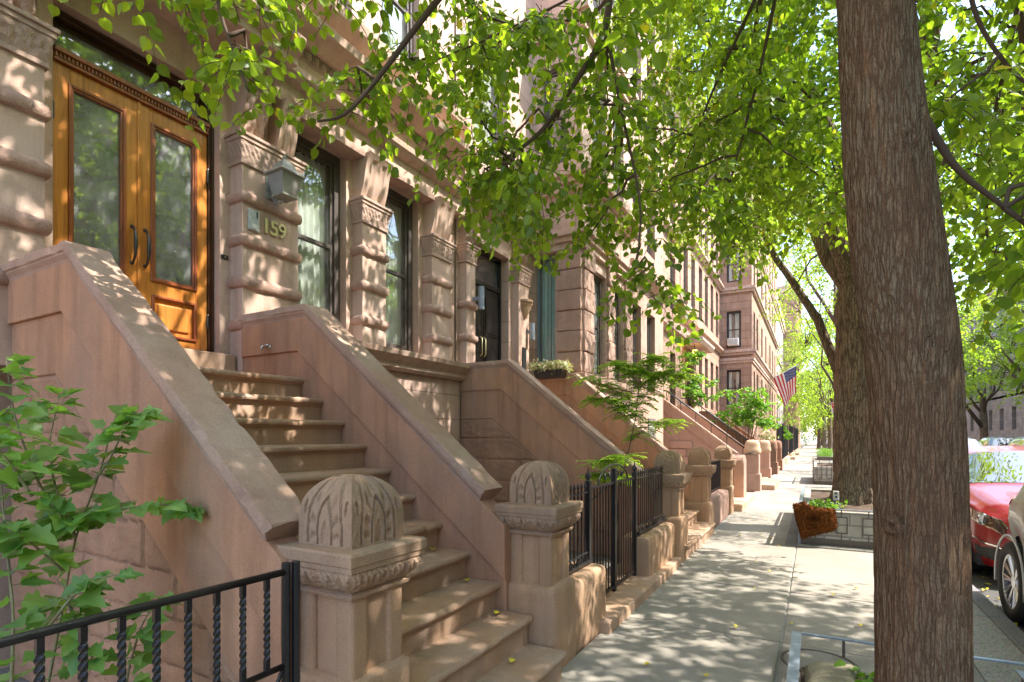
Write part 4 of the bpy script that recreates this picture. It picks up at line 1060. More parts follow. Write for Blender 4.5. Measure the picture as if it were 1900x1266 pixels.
obj('bracket', MB().box(-4.6, -4.52, 8.78, 8.82, 3.44, 3.5), 'steel', WL)
WL = thing('wall_light', 'dark cylinder wall light at the left of the black doors', 'light', (-4.55, 6.95, 3.7))
obj('tube', MB().lathe([(0, 3.5), (.045, 3.5), (.045, 3.85), (0, 3.85)], (-4.46, 7.0, 0), 14), 'steel', WL)
obj('bracket', MB().box(-4.6, -4.5, 6.98, 7.02, 3.65, 3.7), 'steel', WL)
MBX = thing('intercom', 'slim black intercom with letter slot right of the black doors', 'intercom', (-4.6, 8.62, 3.0))
obj('housing', MB().box(-4.6, -4.57, 8.58, 8.70, 2.78, 3.16), 'plastic', MBX, bevel=.005); obj('label_plate', MB().box(-4.6, -4.575, 8.60, 8.67, 2.64, 2.74), 'bronze', MBX)

# plain fronted house after the bay
HC = row_house('pale pink stone house with a plain front and grilled basement window', 12.30, 16.15, -3.90, 14.9, 'pink',
    fl((2.75, 6.5, 9.6, 12.2), ((13.05, 13.8), (14.35, 15.2)), 2.15)+[(14.45, 15.25, 1.35, 2.05)], courses=(stdc(5.5), roofc(14.9)))
m = MB()
for i in range(7): m.tube([(-3.88, 14.5+i*.115, 1.36), (-3.88, 14.5+i*.115, 2.04)], .008, 5)
for z in (1.5, 1.7, 1.9): m.tube([(-3.88, 14.46, z), (-3.88, 15.24, z)], .007, 5)
for i in range(6): m.lathe([(.035, -.004), (.045, -.004), (.045, .004), (.035, .004)], (-3.88, 14.56+i*.115, 1.8), 10, 'x')
obj('window_grille', m, 'whitepaint', HC)
obj('downpipe', MB().tube([(-3.83, 12.42, 0), (-3.83, 12.42, 14)], .04, 8), 'facade', HC, smooth=True)

# house and stoop with black handrails
row_house('brownstone house set back behind the stoop with black handrails', 16.15, 22.3, -4.72, 14.6, 'ashlar_far', fl((6.4, 9.6, 12.2), ((16.9, 17.8), (18.6, 19.5), (20.6, 21.5)))+fl((2.7,), ((16.9, 17.8), (20.6, 21.5))), door=(18.2, 19.6, 2.04, 4.6), courses=(stdc(5.4), stdc(9.0), roofc(14.6)))
SC = thing('front_stoop', 'pink stuccoed stoop with black handrails along both copings', 'stoop', (-2.9, 18.6, 0))
cheek(SC, 16.85, 17.1, [(-4.7, 2.70), (-4.02, 2.70), (-1.66, .86)], -1.72, mats=('pink', 'pink', 'cap'), seed=17, b1=.30, b2=.34, blocks=(1.5, .6), rough_side=False)
for (a, b, c, d) in ((-3.88, -3.4, .95, 1.18), (-3.88, -3.0, .7, .94), (-3.88, -3.2, 1.2, 1.42), (-3.88, -2.7, .4, .69)):
    obj('stone_patch', MB().box(a, b, 16.87, 16.90, c, d), 'pink', SC, bevel=.01)
cheek(SC, 20.35, 20.6, [(-4.7, 2.70), (-4.02, 2.70), (-1.66, .86)], -1.72, mats=('pink', 'pink', 'cap'), seed=18, rough_side=False)
steps(SC, 17.05, 20.4, 11, .185, .242, -3.79, -4.9)
for yy in (16.97, 20.47):
    r0 = obj('handrail', MB().tube([(-4.3, yy, 2.98), (-4.0, yy, 2.98), (-1.75, yy, 1.22)], .022, 8), 'iron', SC, smooth=True)
    for i in range(6):
        t = i/5; x = -4.0+2.2*t; obj('rail_post', MB().tube([(x, yy, 2.66-1.72*t), (x, yy, 2.97-1.72*t)], .012, 6), 'iron', r0)
row_house('tan house with hooded entrance, lit lamp and tall paired windows', 22.3, 33.0, -4.70, 15.2, 'ashlar_far',
    fl((3.0, 7.1, 10.6), ((26.3, 27.2), (27.9, 28.8), (29.6, 30.5), (31.3, 32.2)), 2.5)+fl((7.1, 10.6), ((22.9, 23.8), (24.5, 25.4)), 2.5), door=(23.2, 25.2, 2.04, 4.9),
    courses=(stdc(6.3), stdc(9.9), ([(.2, 2.5), (.25, 2.7), (.1, 2.75)], 'base_course'), roofc(15.2)))
m = MB(); m.prism([(-4.7, 5.35), (-4.0, 5.35), (-3.9, 5.5), (-3.9, 5.6), (-4.7, 5.75)], 'y', 22.7, 25.7)
tag(obj('door_hood', m, 'facade', bevel=.01), 'brown stone hood over the dark vine hung entrance', 'hood')
tag(obj('entrance_doors', MB().box(-5.0, -4.9, 23.2, 25.2, 2.04, 4.9), 'wood_dark', bevel=.01), 'dark wooden entrance doors half hidden behind vines', 'door')
LL = thing('entrance_lamp', 'small lit amber lamp in the vine hung entrance', 'lamp', (-4.2, 22.9, 5.0))
obj('glass_shade', MB().lathe([(0, 4.75), (.09, 4.78), (.12, 5.0), (.1, 5.1), (0, 5.12)], (-4.25, 22.9, 0), 12), 'lit', LL); obj('hook', MB().tube([(-4.25, 22.9, 5.1), (-4.25, 22.9, 5.35)], .015, 6), 'iron', LL)
SD = thing('front_stoop', 'dark brown stoop behind the bullet shaped piers', 'stoop', (-2.9, 26.5, 0))
pd_ = [(-4.69, 2.70), (-4.02, 2.70), (-1.70, .9)]
cheek(SD, 24.95, 25.2, pd_, -1.76, mats=('darkbrown', 'darkbrown', 'darkbrown'), rough_side=False); cheek(SD, 28.1, 28.35, pd_, -1.76, mats=('darkbrown', 'darkbrown', 'darkbrown'), rough_side=False)
steps(SD, 25.1, 28.2, 11, .185, .242, -3.79, -4.65)

# apartment house with the projecting wing that faces the camera
HD = thing('apartment_house', 'tall sunlit brownstone block with projecting wing and an air conditioner', 'building', (-3, 42, 0))
DX, DY = -3.04, 33.0; DZ = 21.0
sh_ = [(-4.37, -3.60, z, z+2.1) for z in (3.3, 6.65, 10.4, 13.8, 17.0)]
obj('wing_wall', wall_holes(MB(), DY, -6.0, DX, -.1, DZ, sh_, .2, side=True), 'ashlar_far', HD)
for i, h in enumerate(sh_): window(HD, DY+.12, *h, side=True, cseed=i, curtain='part', mat='iron_brown')
fh = fl((3.2, 6.65, 10.4, 13.8, 17.0), ((34.0, 35.0), (35.9, 36.9), (39.2, 40.3), (42.6, 43.7), (46.8, 47.9), (50, 51.1), (53.0, 54.1)), 2.2)
obj('street_wall', wall_holes(MB(), DX, DY, 56, -.1, DZ, fh, .3), 'ashlar_far', HD)
for i, h in enumerate(fh): window(HD, DX-.2, *h, curtain=False, cseed=i, mat='iron_brown')
for (a, b, c, d) in fh[2:]:
    if c > 4: obj('window_sill', MB().box(DX-.02, DX+.14, a-.1, b+.1, c-.14, c-.01), 'cap', HD)
m = MB().box(-12, DX-1.2, DY+1.2, 55.9, -.2, DZ); m.box(-12, -6.0, DY+.0, DY+1.3, -.2, DZ); m.box(-12, DX-.04, DY+.06, 55.95, DZ-.3, DZ-.02); m.box(-12, DX-.03, 55.7, 55.98, -.1, DZ-.02)
obj('core_wall', m, 'brick_far', HD)
for zc, p in ((5.9, .12), (6.35, .22), (9.9, .22), (13.2, .14), (16.4, .14), (20.4, .5)):
    m = MB().box(-6.0, DX+p, DY-p, 56, zc, zc+.16).box(-6, DX+p*.6, DY-p*.6, 56, zc-.14, zc-.001); obj('belt_course', m, 'facade', HD, bevel=.01)
AC = thing('air_conditioner', 'white window air conditioner jutting below the wing window', 'air conditioner', (-4.0, 33, 6.7))
obj('casing', MB().box(-4.28, -3.70, 32.62, 33.1, 6.74, 7.13), 'whitepaint', AC, bevel=.015)
m = MB()
for i in range(8): m.box(-4.24, -3.95, 32.605, 32.615, 6.78+i*.042, 6.80+i*.042)
obj('grille', m, 'greyplastic', AC); obj('control_panel', MB().box(-3.92, -3.75, 32.6, 32.615, 6.8, 7.08), 'greyplastic', AC)
# further buildings
def far_block(lab, x0, x1, y0, y1, z, mat, cols, rows, streetx, wz=1.9):
    Hh = thing('apartment_house', lab, 'building', ((x0+x1)/2, y0, 0))
    holes = [(a, a+1.15, b, b+wz) for a in cols for b in rows]
    obj('end_wall', wall_holes(MB(), y0, x0, x1, -.1, z, holes, .3, side=True), mat, Hh)
    n = int((y1-y0)/3.4); hs = [(y0+1.2+i*3.4, y0+2.4+i*3.4, b, b+wz) for i in range(n) for b in rows]
    if streetx == x1: obj('street_wall', wall_holes(MB(), x1, y0, y1, -.1, z, hs, .3), mat, Hh)
    else:
        mm = wall_holes(MB(), 0, y0, y1, -.1, z, hs, .3); mm.v = [(x0-v[0], v[1], v[2]) for v in mm.v]; obj('street_wall', mm, mat, Hh)
    i0, i1 = (x0+.0, x1-.31) if streetx == x1 else (x0+.31, x1)
    obj('core_wall', MB().box(i0, i1, y0+.31, y1, -.2, z-.02), 'black', Hh)  # black box behind the panes, its colour standing in for dark rooms
    obj('parapet', MB().box(x0-.2, x1+.25, y0-.25, y1, z-.5, z+.3).box(x0-.1, x1+.12, y0-.12, y1, z-.9, z-.501), 'facade', Hh, bevel=.02)
    fm = MB()
    for (a, b, c, d) in holes: fm.box(a, b, y0+.2, y0+.21, c, d)
    obj('window_panes', fm, 'glass', Hh)
    fm = MB()
    for (a, b, c, d) in holes:
        fm.box(a, b, y0+.16, y0+.2, (c+d)/2-.05, (c+d)/2+.05); fm.box(a+.1, b-.1, y0+.24, y0+.26, (c+d)/2, d)
    obj('blinds', fm, 'whitepaint', Hh)
    for zc in rows[1::1]: obj('belt_course', MB().box(x0, x1+.12, y0-.12, y1, zc-.6, zc-.4), 'facade', Hh)
    return Hh
far_block('red brown block beyond the flag, seen past the wing', -12, -1.9, 77, 100, 20.5, 'brick_far', (-4.6, -7), (2.2, 7.0, 11.4, 15.6), -1.9, 2.3)
far_block('row of houses past the red brown block', -12, -3.4, 56.1, 76.9, 15.5, 'greyface', (-5.5, -8), (3, 6.6, 10.4), -3.4)
far_block('distant grey tower closing the left side of the street', -20, -3.5, 170, 200, 44, 'greyface', (-6, -10, -14), (4, 8, 12, 16, 20, 24, 28, 32, 36), -3.5)
far_block('distant tan houses on the left before the grey tower', -14, -3.6, 100.3, 169, 17, 'ashlar_far', (-7,), (3, 7, 11), -3.6)
far_block('grey stone row of houses across the street', 14.5, 26, 44, 84, 15, 'greyface', (16, 19, 22), (2.2, 5.6, 9.2, 12), 14.5)
far_block('brown brick house at the near end of the opposite row', 14.6, 27, 24, 43.7, 13, 'brick_far', (16, 19, 22), (2.2, 5.6, 9.2), 14.6)
far_block('brownstone row directly across the street, out to the right', 14.5, 26, -30, 23.8, 14.5, 'ashlar_far', (16, 19), (2.2, 5.6, 9.2, 12), 14.5)
far_block('far brown row on the opposite side near the street end', 14.6, 26, 84.3, 170, 16, 'brick_far', (16, 19, 22), (2.2, 5.6, 9.2, 12), 14.6)

# flag
FG = thing('flag', 'stars and stripes hanging from an angled pole on the left', 'flag', (-3.04, 44.5, 5.6))
P0, P1 = Vector((-3.04, 44.6, 5.75)), Vector((-1.10, 44.2, 6.75))
obj('pole', MB().tube([P0, P1+(P1-P0)*.05], .03, 8), 'whitepaint', FG, smooth=True)
obj('ball', MB().lathe([(0, -.05), (.05, 0), (0, .05)], tuple(P1+(P1-P0)*.08), 10), 'brass', FG, smooth=True)
def flagpt(a, b):       # a along the pole, b down the fly
    p = P0.lerp(P1, .20+.8*a); sw = (1-a)*b*.75
    q = Vector((p.x+sw+.06*b*math.sin(a*4+b*2), p.y+.10*math.sin(a*9+b*5)*b, p.z-b*(2.15-.2*a)))
    return q
def fcells(cond, mat, nm, off=0):
    m = MB()
    for i in range(13):
        for s2 in range(3):
            for j in range(16):
                if cond(i, j):
                    a0, a1 = (i+s2/3)/13, (i+(s2+1)/3)/13; b0, b1 = j/16, (j+1)/16
                    q = [flagpt(a0, b0), flagpt(a1, b0), flagpt(a1, b1), flagpt(a0, b1)]
                    m.add([tuple(x+Vector((0, off, 0))) for x in q], [(0, 1, 2, 3)])
    return obj(nm, m, mat, FG)
can = lambda i, j: i >= 6 and j < 6
fcells(lambda i, j: i % 2 == 0 and not can(i, j), 'red', 'red_stripes'); fcells(lambda i, j: i % 2 == 1 and not can(i, j), 'white', 'white_stripes'); fcells(can, 'navy', 'canton')
m = MB()
for r_ in range(9):
    for c_ in range(6 if r_ % 2 == 0 else 5):
        a = (6.5+6*(r_+.3)/9)/13; b = (.4+(c_+(0 if r_ % 2 == 0 else .5))*.95)/16
        p = flagpt(a, b); st = [(p.x+.028*(1 if q % 2 == 0 else .42)*math.sin(q*PI/5), p.y-.012, p.z+.028*(1 if q % 2 == 0 else .42)*math.cos(q*PI/5)) for q in range(10)]
        m.add(st, [tuple(range(10))])
obj('stars', m, 'white', FG)

# ------------------------------------------------------------ foliage
NR = np.random.default_rng(11)
def tpl(kind):
    # outline in (along, side, lift) split in two halves about the midrib
    if kind == 'linden': half = [(-.08, .16), (.06, .40), (.34, .50), (.68, .34), (.9, .1)]; tip = 1.1
    elif kind == 'lobed': half = [(-.02, .10), (.02, .34), (.22, .30), (.30, .52), (.46, .40), (.52, .26), (.72, .22)]; tip = 1.08
    elif kind == 'small': half = [(.25, .24), (.7, .22)]; tip = 1.0
    else: half = [(.4, .42)]; tip = 1.0
    return half, tip
def leaves(name, pos, d, nrm, size, kind, mat, parent, fold=.16, world=True, extra=None):
    pos, d, nrm, size = [np.asarray(a, dtype=np.float64) for a in (pos, d, nrm, size)]
    n = len(pos); d = d/np.linalg.norm(d, axis=1, keepdims=True)
    nrm = nrm-d*np.sum(nrm*d, axis=1, keepdims=True); nrm /= np.maximum(1e-6, np.linalg.norm(nrm, axis=1, keepdims=True))
    sd = np.cross(nrm, d)
    half, tip = tpl(kind); h = len(half)
    T = [(0, 0, 0), (tip, 0, -.10)]+[(a, b, fold*b*2-.08*a) for a, b in half]+[(a, -b, fold*b*2-.08*a) for a, b in half]
    T = np.array(T); k_ = len(T)
    V = pos[:, None, :]+size[:, None, None]*(T[None, :, 0:1]*d[:, None, :]+T[None, :, 1:2]*sd[:, None, :]+T[None, :, 2:3]*nrm[:, None, :])
    f1 = [0]+list(range(2, 2+h))+[1]; f2 = [0, 1]+list(range(2+2*h-1, 1+h, -1)); lp = np.array(f1+f2); L = len(f1)
    loops = (np.arange(n)[:, None]*k_+lp[None, :]).ravel()
    me = bpy.data.meshes.new(name); me.vertices.add(n*k_); me.vertices.foreach_set('co', V.ravel())
    me.loops.add(len(loops)); me.loops.foreach_set('vertex_index', loops.astype(np.int32))
    me.polygons.add(2*n); me.polygons.foreach_set('loop_start', (np.arange(2*n)*L).astype(np.int32)); 
    me.update(calc_edges=True); me.materials.append(M[mat])
    o = bpy.data.objects.new(name, me); COL.objects.link(o)
    if parent is not None:
        o.parent = parent
        if parent.name in ROOT and world: o.matrix_parent_inverse = ROOT[parent.name].inverted()
    return o
class Spray:
    def __init__(s): s.p = []; s.d = []; s.n = []; s.s = []; s.tw = MB()
    def twig(s, a, dr, ln, droop, sz, gap, wood=True, flat=.5, rad=.0028):
        p = Vector(a); dr = Vector(dr).normalized(); k_ = max(3, int(ln/gap)); pts = [p.copy()]; sg = 1
        for i in range(k_):
            dr = (dr+Vector((0, 0, -droop*gap*3))+Vector(NR.normal(0, .06, 3))).normalized(); p = p+dr*gap; pts.append(p.copy())
            side = dr.cross(Vector((0, 0, 1)));
            if side.length < .1: side = Vector((1, 0, 0))
            side.normalize(); sg = -sg
            ld = dr*.55+side*sg*.7+Vector((0, 0, -.45))+Vector(NR.normal(0, .28, 3))
            nn = Vector((0, 0, flat))+dr*.3+Vector(NR.normal(0, .42, 3))
            pet = p+ld.normalized()*.028
            s.p.append(pet); s.d.append(ld); s.n.append(nn); s.s.append(sz*NR.uniform(.62, 1.15))
        if wood: s.tw.tube(pts[::2]+([pts[-1]] if len(pts) % 2 == 0 else []), [rad*(1-.6*i/len(pts[::2])) for i in range(len(pts[::2])+(1 if len(pts) % 2 == 0 else 0))], 4, cap=False)
    def cluster(s, c, r_, ntw, sz, gap=.045, wood=True, droop=1.0, bias=(0, 0, 0)):
        for i in range(ntw):
            a = NR.uniform(0, 2*PI); el = NR.uniform(-.5, .55); d = Vector((math.cos(a)*math.cos(el), math.sin(a)*math.cos(el), math.sin(el)))+Vector(bias)
            st_ = Vector(c)+Vector(NR.normal(0, .14*r_, 3)); s.twig(st_, d, r_*NR.uniform(.55, 1.1), droop, sz, gap, wood)
    def build(s, parent, kind, mat, name='crown', twmat='twig'):
        o = leaves(name, [tuple(p) for p in s.p], [tuple(p) for p in s.d], [tuple(p) for p in s.n], s.s, kind, mat, parent)
        if s.tw.v: obj('twigs', s.tw, twmat, parent)
        return o
def curve(a, b, sag=0.0, n=6, wob=.05):
    a, b = Vector(a), Vector(b); out = []
    for i in range(n+1):
        t = i/n; p = a.lerp(b, t); p.z += sag*4*t*(1-t); 
        if 0 < i < n: p += Vector(NR.normal(0, wob, 3))
        out.append(p)
    return out
def bark_trunk(path, rads, n=96, seg=260, amp=.035, freq=11, seed=0, knots=()):
    # interpolated path with furrowed surface
    P_ = np.array(path); tt = np.linspace(0, 1, len(P_)); ts = np.linspace(0, 1, seg)
    pts = np.stack([np.interp(ts, tt, P_[:, i]) for i in range(3)], 1); 
    for _ in range(12): pts[1:-1] = (pts[:-2]+pts[1:-1]*2+pts[2:])/4
    rr = np.interp(ts, tt, rads)
    m = MB(); zs = pts[:, 2]
    def disp(t, th):
        z = np.interp(t, ts, zs); v = Vector((math.cos(th)*1.0, math.sin(th)*1.0, z*.55+seed))
        r1 = noise.noise(Vector((v.x*freq*.5, v.y*freq*.5, z*1.3+seed))); r2 = noise.noise(Vector((v.x*freq, v.y*freq, z*3.2+seed)))
        f = 1-amp*2.2*(1-abs(r2)*2.4 if abs(r2) < .3 else .28)*.6+amp*r1+.05*noise.noise(Vector((v.x*1.2, v.y*1.2, z*1.1+seed)))
        for (kz, kt, ks, ka) in knots:
            dd = ((z-kz)/ks)**2+(math.atan2(math.sin(th-kt), math.cos(th-kt))/(ks*4.5))**2
            if dd < 4: f += ka*(1.5*math.exp(-dd*1.1)-1.9*math.exp(-dd*7))
        return f
    m.tube([tuple(p) for p in pts], list(rr), n, disp=disp)
    return m

# the near linden
VV = [(-2.74, 1.44, 3.73, .55), (-2.57, 1.75, 3.44, .55), (-2.64, 1.83, 4.0, .55), (-2.37, 2.33, 3.57, .6), (-2.19, 2.63, 3.89, .6), (-2.54, 2.35, 4.27, .6), (-1.97, 2.37, 4.15, .6), (-2.78, 4.16, 4.77, .75), (-1.58, 2.97, 3.2, .75), (-1.66, 4.39, 3.31, .75), (-1.5, 2.98, 4.08, .75), (-1.5, 4.31, 4.31, .75), (-2.04, 3.1, 4.55, .75), (-1.34, 4.97, 3.81, .75), (-2.29, 3.94, 3.9, .75), (-1.37, 4.86, 5.58, .75), (-1.22, 3.55, 4.33, .75), (-2.01, 4.81, 4.88, .75), (-2.8, 4.29, 5.31, .75), (-1.73, 4.65, 3.77, .75), (-1.88, 3.9, 3.84, .75), (-2.34, 4.3, 3.54, .75), (-2.33, 3.73, 4.71, .75), (-2.13, 3.34, 3.45, .75), (-1.24, 3.39, 3.77, .75), (-1.46, 5.09, 4.48, .75), (-1.87, 4.08, 4.92, .75), (-2.24, 3.47, 4.4, .75), (-2.1, 3.79, 3.49, .75), (-.98, 3.79, 2.64, .75), (-1.9, 2.98, 3.58, .75), (-1.4, 4.18, 3.68, .75), (-1.01, 6.32, 6.6, .95), (.03, 6.89, 6.14, .95), (-1.28, 8.28, 5.72, .95), (-1.81, 7.52, 6.09, .95), (.14, 8.57, 6.96, .95), (.15, 5.78, 3.87, .95), (.16, 9.25, 4.89, .95), (-1.28, 5.37, 6.15, .95), (-.43, 4.97, 4.55, .95), (-.39, 7.34, 5.12, .95), (-.66, 7.45, 5.64, .95), (-1.46, 7.32, 7.36, .95), (-.79, 5.58, 5.24, .95), (-.5, 7.33, 6.93, .95), (-1.25, 6.49, 4.64, .95), (-.68, 6.0, 5.55, .95), (-.84, 5.09, 4.27, .95), (-.66, 6.81, 4.99, .95), (.22, 8.1, 5.27, .95), (.17, 6.36, 5.09, .95), (-.4, 8.35, 6.9, .95), (-1.54, 8.28, 8.11, .95), (-1.76, 7.6, 8.04, .95), (-1.42, 8.23, 7.45, .95), (-.77, 6.31, 5.96, .95), (-.07, 5.01, 5.17, .95), (-.27, 6.25, 6.4, .95), (-.16, 6.86, 5.11, .95), (.18, 8.1, 6.13, .95), (-.24, 8.53, 5.31, .95), (-.6, 4.93, 3.48, .95), (-.03, 6.69, 4.6, .95), (-.24, 7.19, 4.35, .95), (.05, 6.68, 5.58, .95), (.03, 7.88, 7.47, .95), (-.7, 7.85, 5.14, .95), (-1.65, 7.25, 4.89, .95), (-.18, 5.69, 4.36, .95), (-.96, 5.12, 5.82, .95), (-.67, 6.94, 6.0, .95), (.0, 8.61, 5.73, .95), (-.3, 8.21, 6.37, .95), (.09, 5.5, 5.42, .95), (-.71, 5.49, 4.59, .95), (.05, 5.15, 4.24, .95), (-1.17, 7.51, 4.85, .95), (-1.57, 6.54, 5.91, .95), (-.57, 6.45, 4.31, .95), (-1.27, 6.83, 6.24, .95), (-.27, 5.85, 5.32, .95), (-.38, 8.47, 7.94, .95), (-.82, 4.5, 3.56, .95), (-.73, 7.78, 6.86, .95), (-.77, 7.72, 4.29, .95), (-.46, 7.92, 5.95, .95), (-1.66, 7.49, 5.52, .95), (1.62, 5.71, 5.17, .75), (1.18, 4.25, 4.21, .75), (1.47, 7.33, 3.65, .75), (1.69, 7.59, 3.27, .75), (1.32, 4.88, 3.26, .75), (2.07, 8.28, 4.19, .75), (.8, 4.96, 4.9, .75), (.63, 3.6, 3.32, .75), (1.11, 4.78, 3.74, .75), (1.49, 5.81, 3.91, .75), (2.16, 8.0, 6.09, .75), (1.12, 5.17, 4.29, .75), (.99, 5.5, 3.6, .75), (1.69, 7.77, 4.32, .75), (1.68, 6.9, 5.11, .75), (1.33, 5.45, 2.8, .75), (1.97, 8.51, 4.77, .75), (1.53, 6.47, 4.26, .75), (2.03, 7.47, 3.64, .75), (2.3, 8.48, 6.01, .75), (.96, 5.73, 5.2, .75), (1.0, 6.25, 5.07, .75), (.92, 2.98, 2.35, .35), (1.0, 3.1, 2.75, .4), (1.05, 3.3, 2.05, .3)]
LN = thing('linden_tree', 'large linden with leaning brown trunk in the right foreground', 'tree', (.37, 2.62, 0))
tp = [(.37, 2.62, -.1), (.37, 2.61, .3), (.37, 2.61, .6), (.355, 2.6, 1.35), (.335, 2.6, 1.87), (.28, 2.56, 2.29), (.245, 2.55, 2.61), (.205, 2.52, 3.24), (.17, 2.55, 4.0), (.2, 2.7, 5.2)]
obj('trunk', bark_trunk(tp, [.200, .167, .158, .152, .157, .152, .145, .127, .12, .10], n=200, seg=420, amp=.035, freq=15, knots=((1.88, -1.35, .085, .10), (2.72, -.75, .06, .10))), 'bark', LN, smooth=True)
for (kx, ky, kz, nx_, ny_, ks) in ((.388, 2.462, 1.868, .35, -.94, 1.0), (.30, 2.415, 2.62, .42, -.9, .8), (.252, 2.452, 1.2, -.5, -.86, .55)):
    nv = Vector((nx_, ny_, 0)).normalized(); tv = Vector((-nv.y, nv.x, 0)); km = MB()
    def kf_(u, v, nv=nv, tv=tv, kx=kx, ky=ky, kz=kz, ks=ks):
        a = 2*PI*u; r_ = .062*ks*v; h_ = .013*math.exp(-((v-.45)/.2)**2)-.016*math.exp(-(v/.28)**2)-.020*v**3
        wv = noise.noise(Vector((math.cos(a)*1.5, math.sin(a)*1.5, v*3+kz))); r_ *= 1+.45*wv
        return tuple(Vector((kx, ky, kz))+tv*r_*math.cos(a)+Vector((0, 0, 1))*r_*1.15*math.sin(a)+nv*(h_*ks+.006*noise.noise(Vector((a*5, v*9, kz)))*v+.004))
    obj('knot', km.grid(kf_, 36, 14, True), 'bark', LN, smooth=True)
limbs = [
    [(.2, 2.7, 3.9), (-.5, 3.1, 4.8), (-1.0, 3.5, 5.3), (-1.23, 3.67, 5.07), (-1.27, 3.65, 4.39), (-1.46, 3.54, 4.05), (-1.66, 3.43, 3.7), (-1.84, 3.32, 3.53), (-2.02, 3.22, 3.42)],
    [(-1.26, 3.65, 4.3), (-1.19, 3.69, 3.86), (-1.09, 3.74, 3.36), (-1.06, 3.76, 3.1), (-1.08, 3.75, 2.83)],
    [(-.9, 3.45, 5.2), (-1.13, 3.49, 4.74), (-1.4, 3.34, 4.47), (-1.65, 3.2, 4.33), (-1.92, 3.05, 4.18), (-2.3, 2.95, 4.1)],
    [(.15, 2.55, 4.1), (-.8, 2.45, 4.7), (-1.4, 2.5, 4.6), (-1.7, 2.49, 4.15), (-1.91, 2.37, 3.85), (-2.12, 2.25, 3.52), (-2.28, 2.16, 3.31), (-2.41, 2.09, 3.29)],
    [(-1.2, 2.45, 4.7), (-2.1, 1.8, 4.5), (-2.47, 1.6, 3.95), (-2.52, 1.57, 3.64), (-2.45, 1.61, 3.41), (-2.38, 1.65, 3.2)],
    [(-.5, 3.1, 4.8), (-1.2, 4.2, 5.4), (-1.9, 5.0, 5.6), (-2.2, 4.3, 5.3), (-2.5, 4.1, 5.0)],
    [(.18, 2.6, 4.4), (-.1, 4.0, 5.2), (-.4, 5.2, 5.5), (-.6, 6.4, 5.6), (-.8, 7.6, 5.8)],
    [(-.4, 5.2, 5.5), (-.9, 5.6, 4.9), (-1.2, 5.8, 4.3)], [(-.2, 4.8, 5.4), (-.4, 5.0, 4.6), (-.62, 4.9, 3.7)],
    [(-.6, 6.2, 5.6), (0, 6.6, 5.2), (.2, 6.8, 4.4)], [(-.7, 7.0, 5.7), (-1.3, 7.3, 6.8), (-1.5, 7.4, 7.6)],
    [(.30, 2.58, 3.0), (.35, 2.78, 2.97), (.43, 2.82, 2.81), (.50, 2.86, 2.68), (.57, 2.9, 2.6), (.66, 2.96, 2.53), (.70, 3.0, 2.50)],
    [(.2, 2.7, 5.0), (.5, 3.5, 4.8), (.73, 3.85, 4.15), (.79, 3.88, 3.85), (.92, 3.95, 3.61), (1.1, 4.05, 3.43)],
    [(.2, 2.7, 4.6), (.9, 4.0, 4.9), (1.3, 5.2, 4.7), (1.7, 6.6, 4.6), (1.9, 7.8, 4.4)], [(1.3, 5.2, 4.7), (1.2, 5.5, 3.9), (1.2, 5.6, 3.2)],
    [(.2, 2.7, 5.1), (1.2, 2.2, 6.2), (2.6, 2.0, 7.2), (3.6, 2.5, 7.6)], [(.2, 2.7, 5.1), (-.2, 2.0, 6.6), (-.8, 1.4, 7.8), (-1.2, 1.0, 8.6)],
    [(.2, 2.7, 5.2), (.5, 4.0, 6.8), (.9, 5.6, 8.2), (1.2, 6.6, 9.0)], [(.2, 2.7, 5.2), (-.9, 3.4, 6.8), (-2.2, 4.2, 7.8)], [(.2, 2.65, 4.7), (.5, 1.2, 5.6), (.9, -.6, 6.2), (1.2, -2, 6.6)],
]
lm = MB(); lpts = []
for i, L_ in enumerate(limbs):
    P_ = [Vector(p) for p in L_]; fine = []
    for a, b in zip(P_[:-1], P_[1:]):
        for q in range(4): fine.append(a.lerp(b, q/4))
    fine.append(P_[-1])
    for _ in range(2): fine = [fine[0]]+[(fine[j-1]+fine[j]*2+fine[j+1])/4 for j in range(1, len(fine)-1)]+[fine[-1]]
    r0, r1 = {0: (.05, .008), 1: (.014, .006), 2: (.012, .005), 3: (.04, .006), 4: (.022, .005), 5: (.03, .008), 6: (.05, .012), 11: (.026, .008), 12: (.02, .008), 13: (.045, .01)}.get(i, (.05, .014) if i > 14 else (.02, .007))
    n_ = len(fine); lm.tube(fine, [r0+(r1-r0)*(j/(n_-1))**.7 for j in range(n_)], 8)
    lpts += fine
sp = Spray(); hang = []
for (x, y, z, s_) in VV: hang.append((x, y, z, s_))
for _ in range(3500):                      # the upper crown, above the picture
    p = Vector(NR.normal(0, 1, 3)); p = p.normalized()*NR.uniform(.35, 1)**.5
    q = Vector((1.7+p.x*5.6, 3.4+p.y*6.8, 7.1+p.z*3.1))
    dep = -.4886*q.x+.8725*q.y
    if q.z < 4.3 or q.x < -4.1 or (dep > 0 and q.z-H < .87*dep+.55): continue
    if noise.noise(q*.42+Vector((3, 1, 8))) < -.16: continue
    if any((q-Vector(h_[:3])).length < .55 for h_ in hang[-60:]): continue
    hang.append((q.x, q.y, q.z, 1.3))
    if len(hang) > len(VV)+430: break
for _ in range(400):                      # extra boughs added out of view, towards the sun, to shade stoop and pavement
    q = Vector((NR.uniform(-4, -.6), NR.uniform(.6, 3.6), 1.0))+sv*NR.uniform(6.0, 10); dep = -.4886*q.x+.8725*q.y
    if (dep > 0 and q.z-H < .87*dep+.55) or any((q-Vector(h_[:3])).length < .42 for h_ in hang[-80:]): continue
    hang.append((q.x, q.y, q.z, 1.3))
    if len(hang) > 640: break
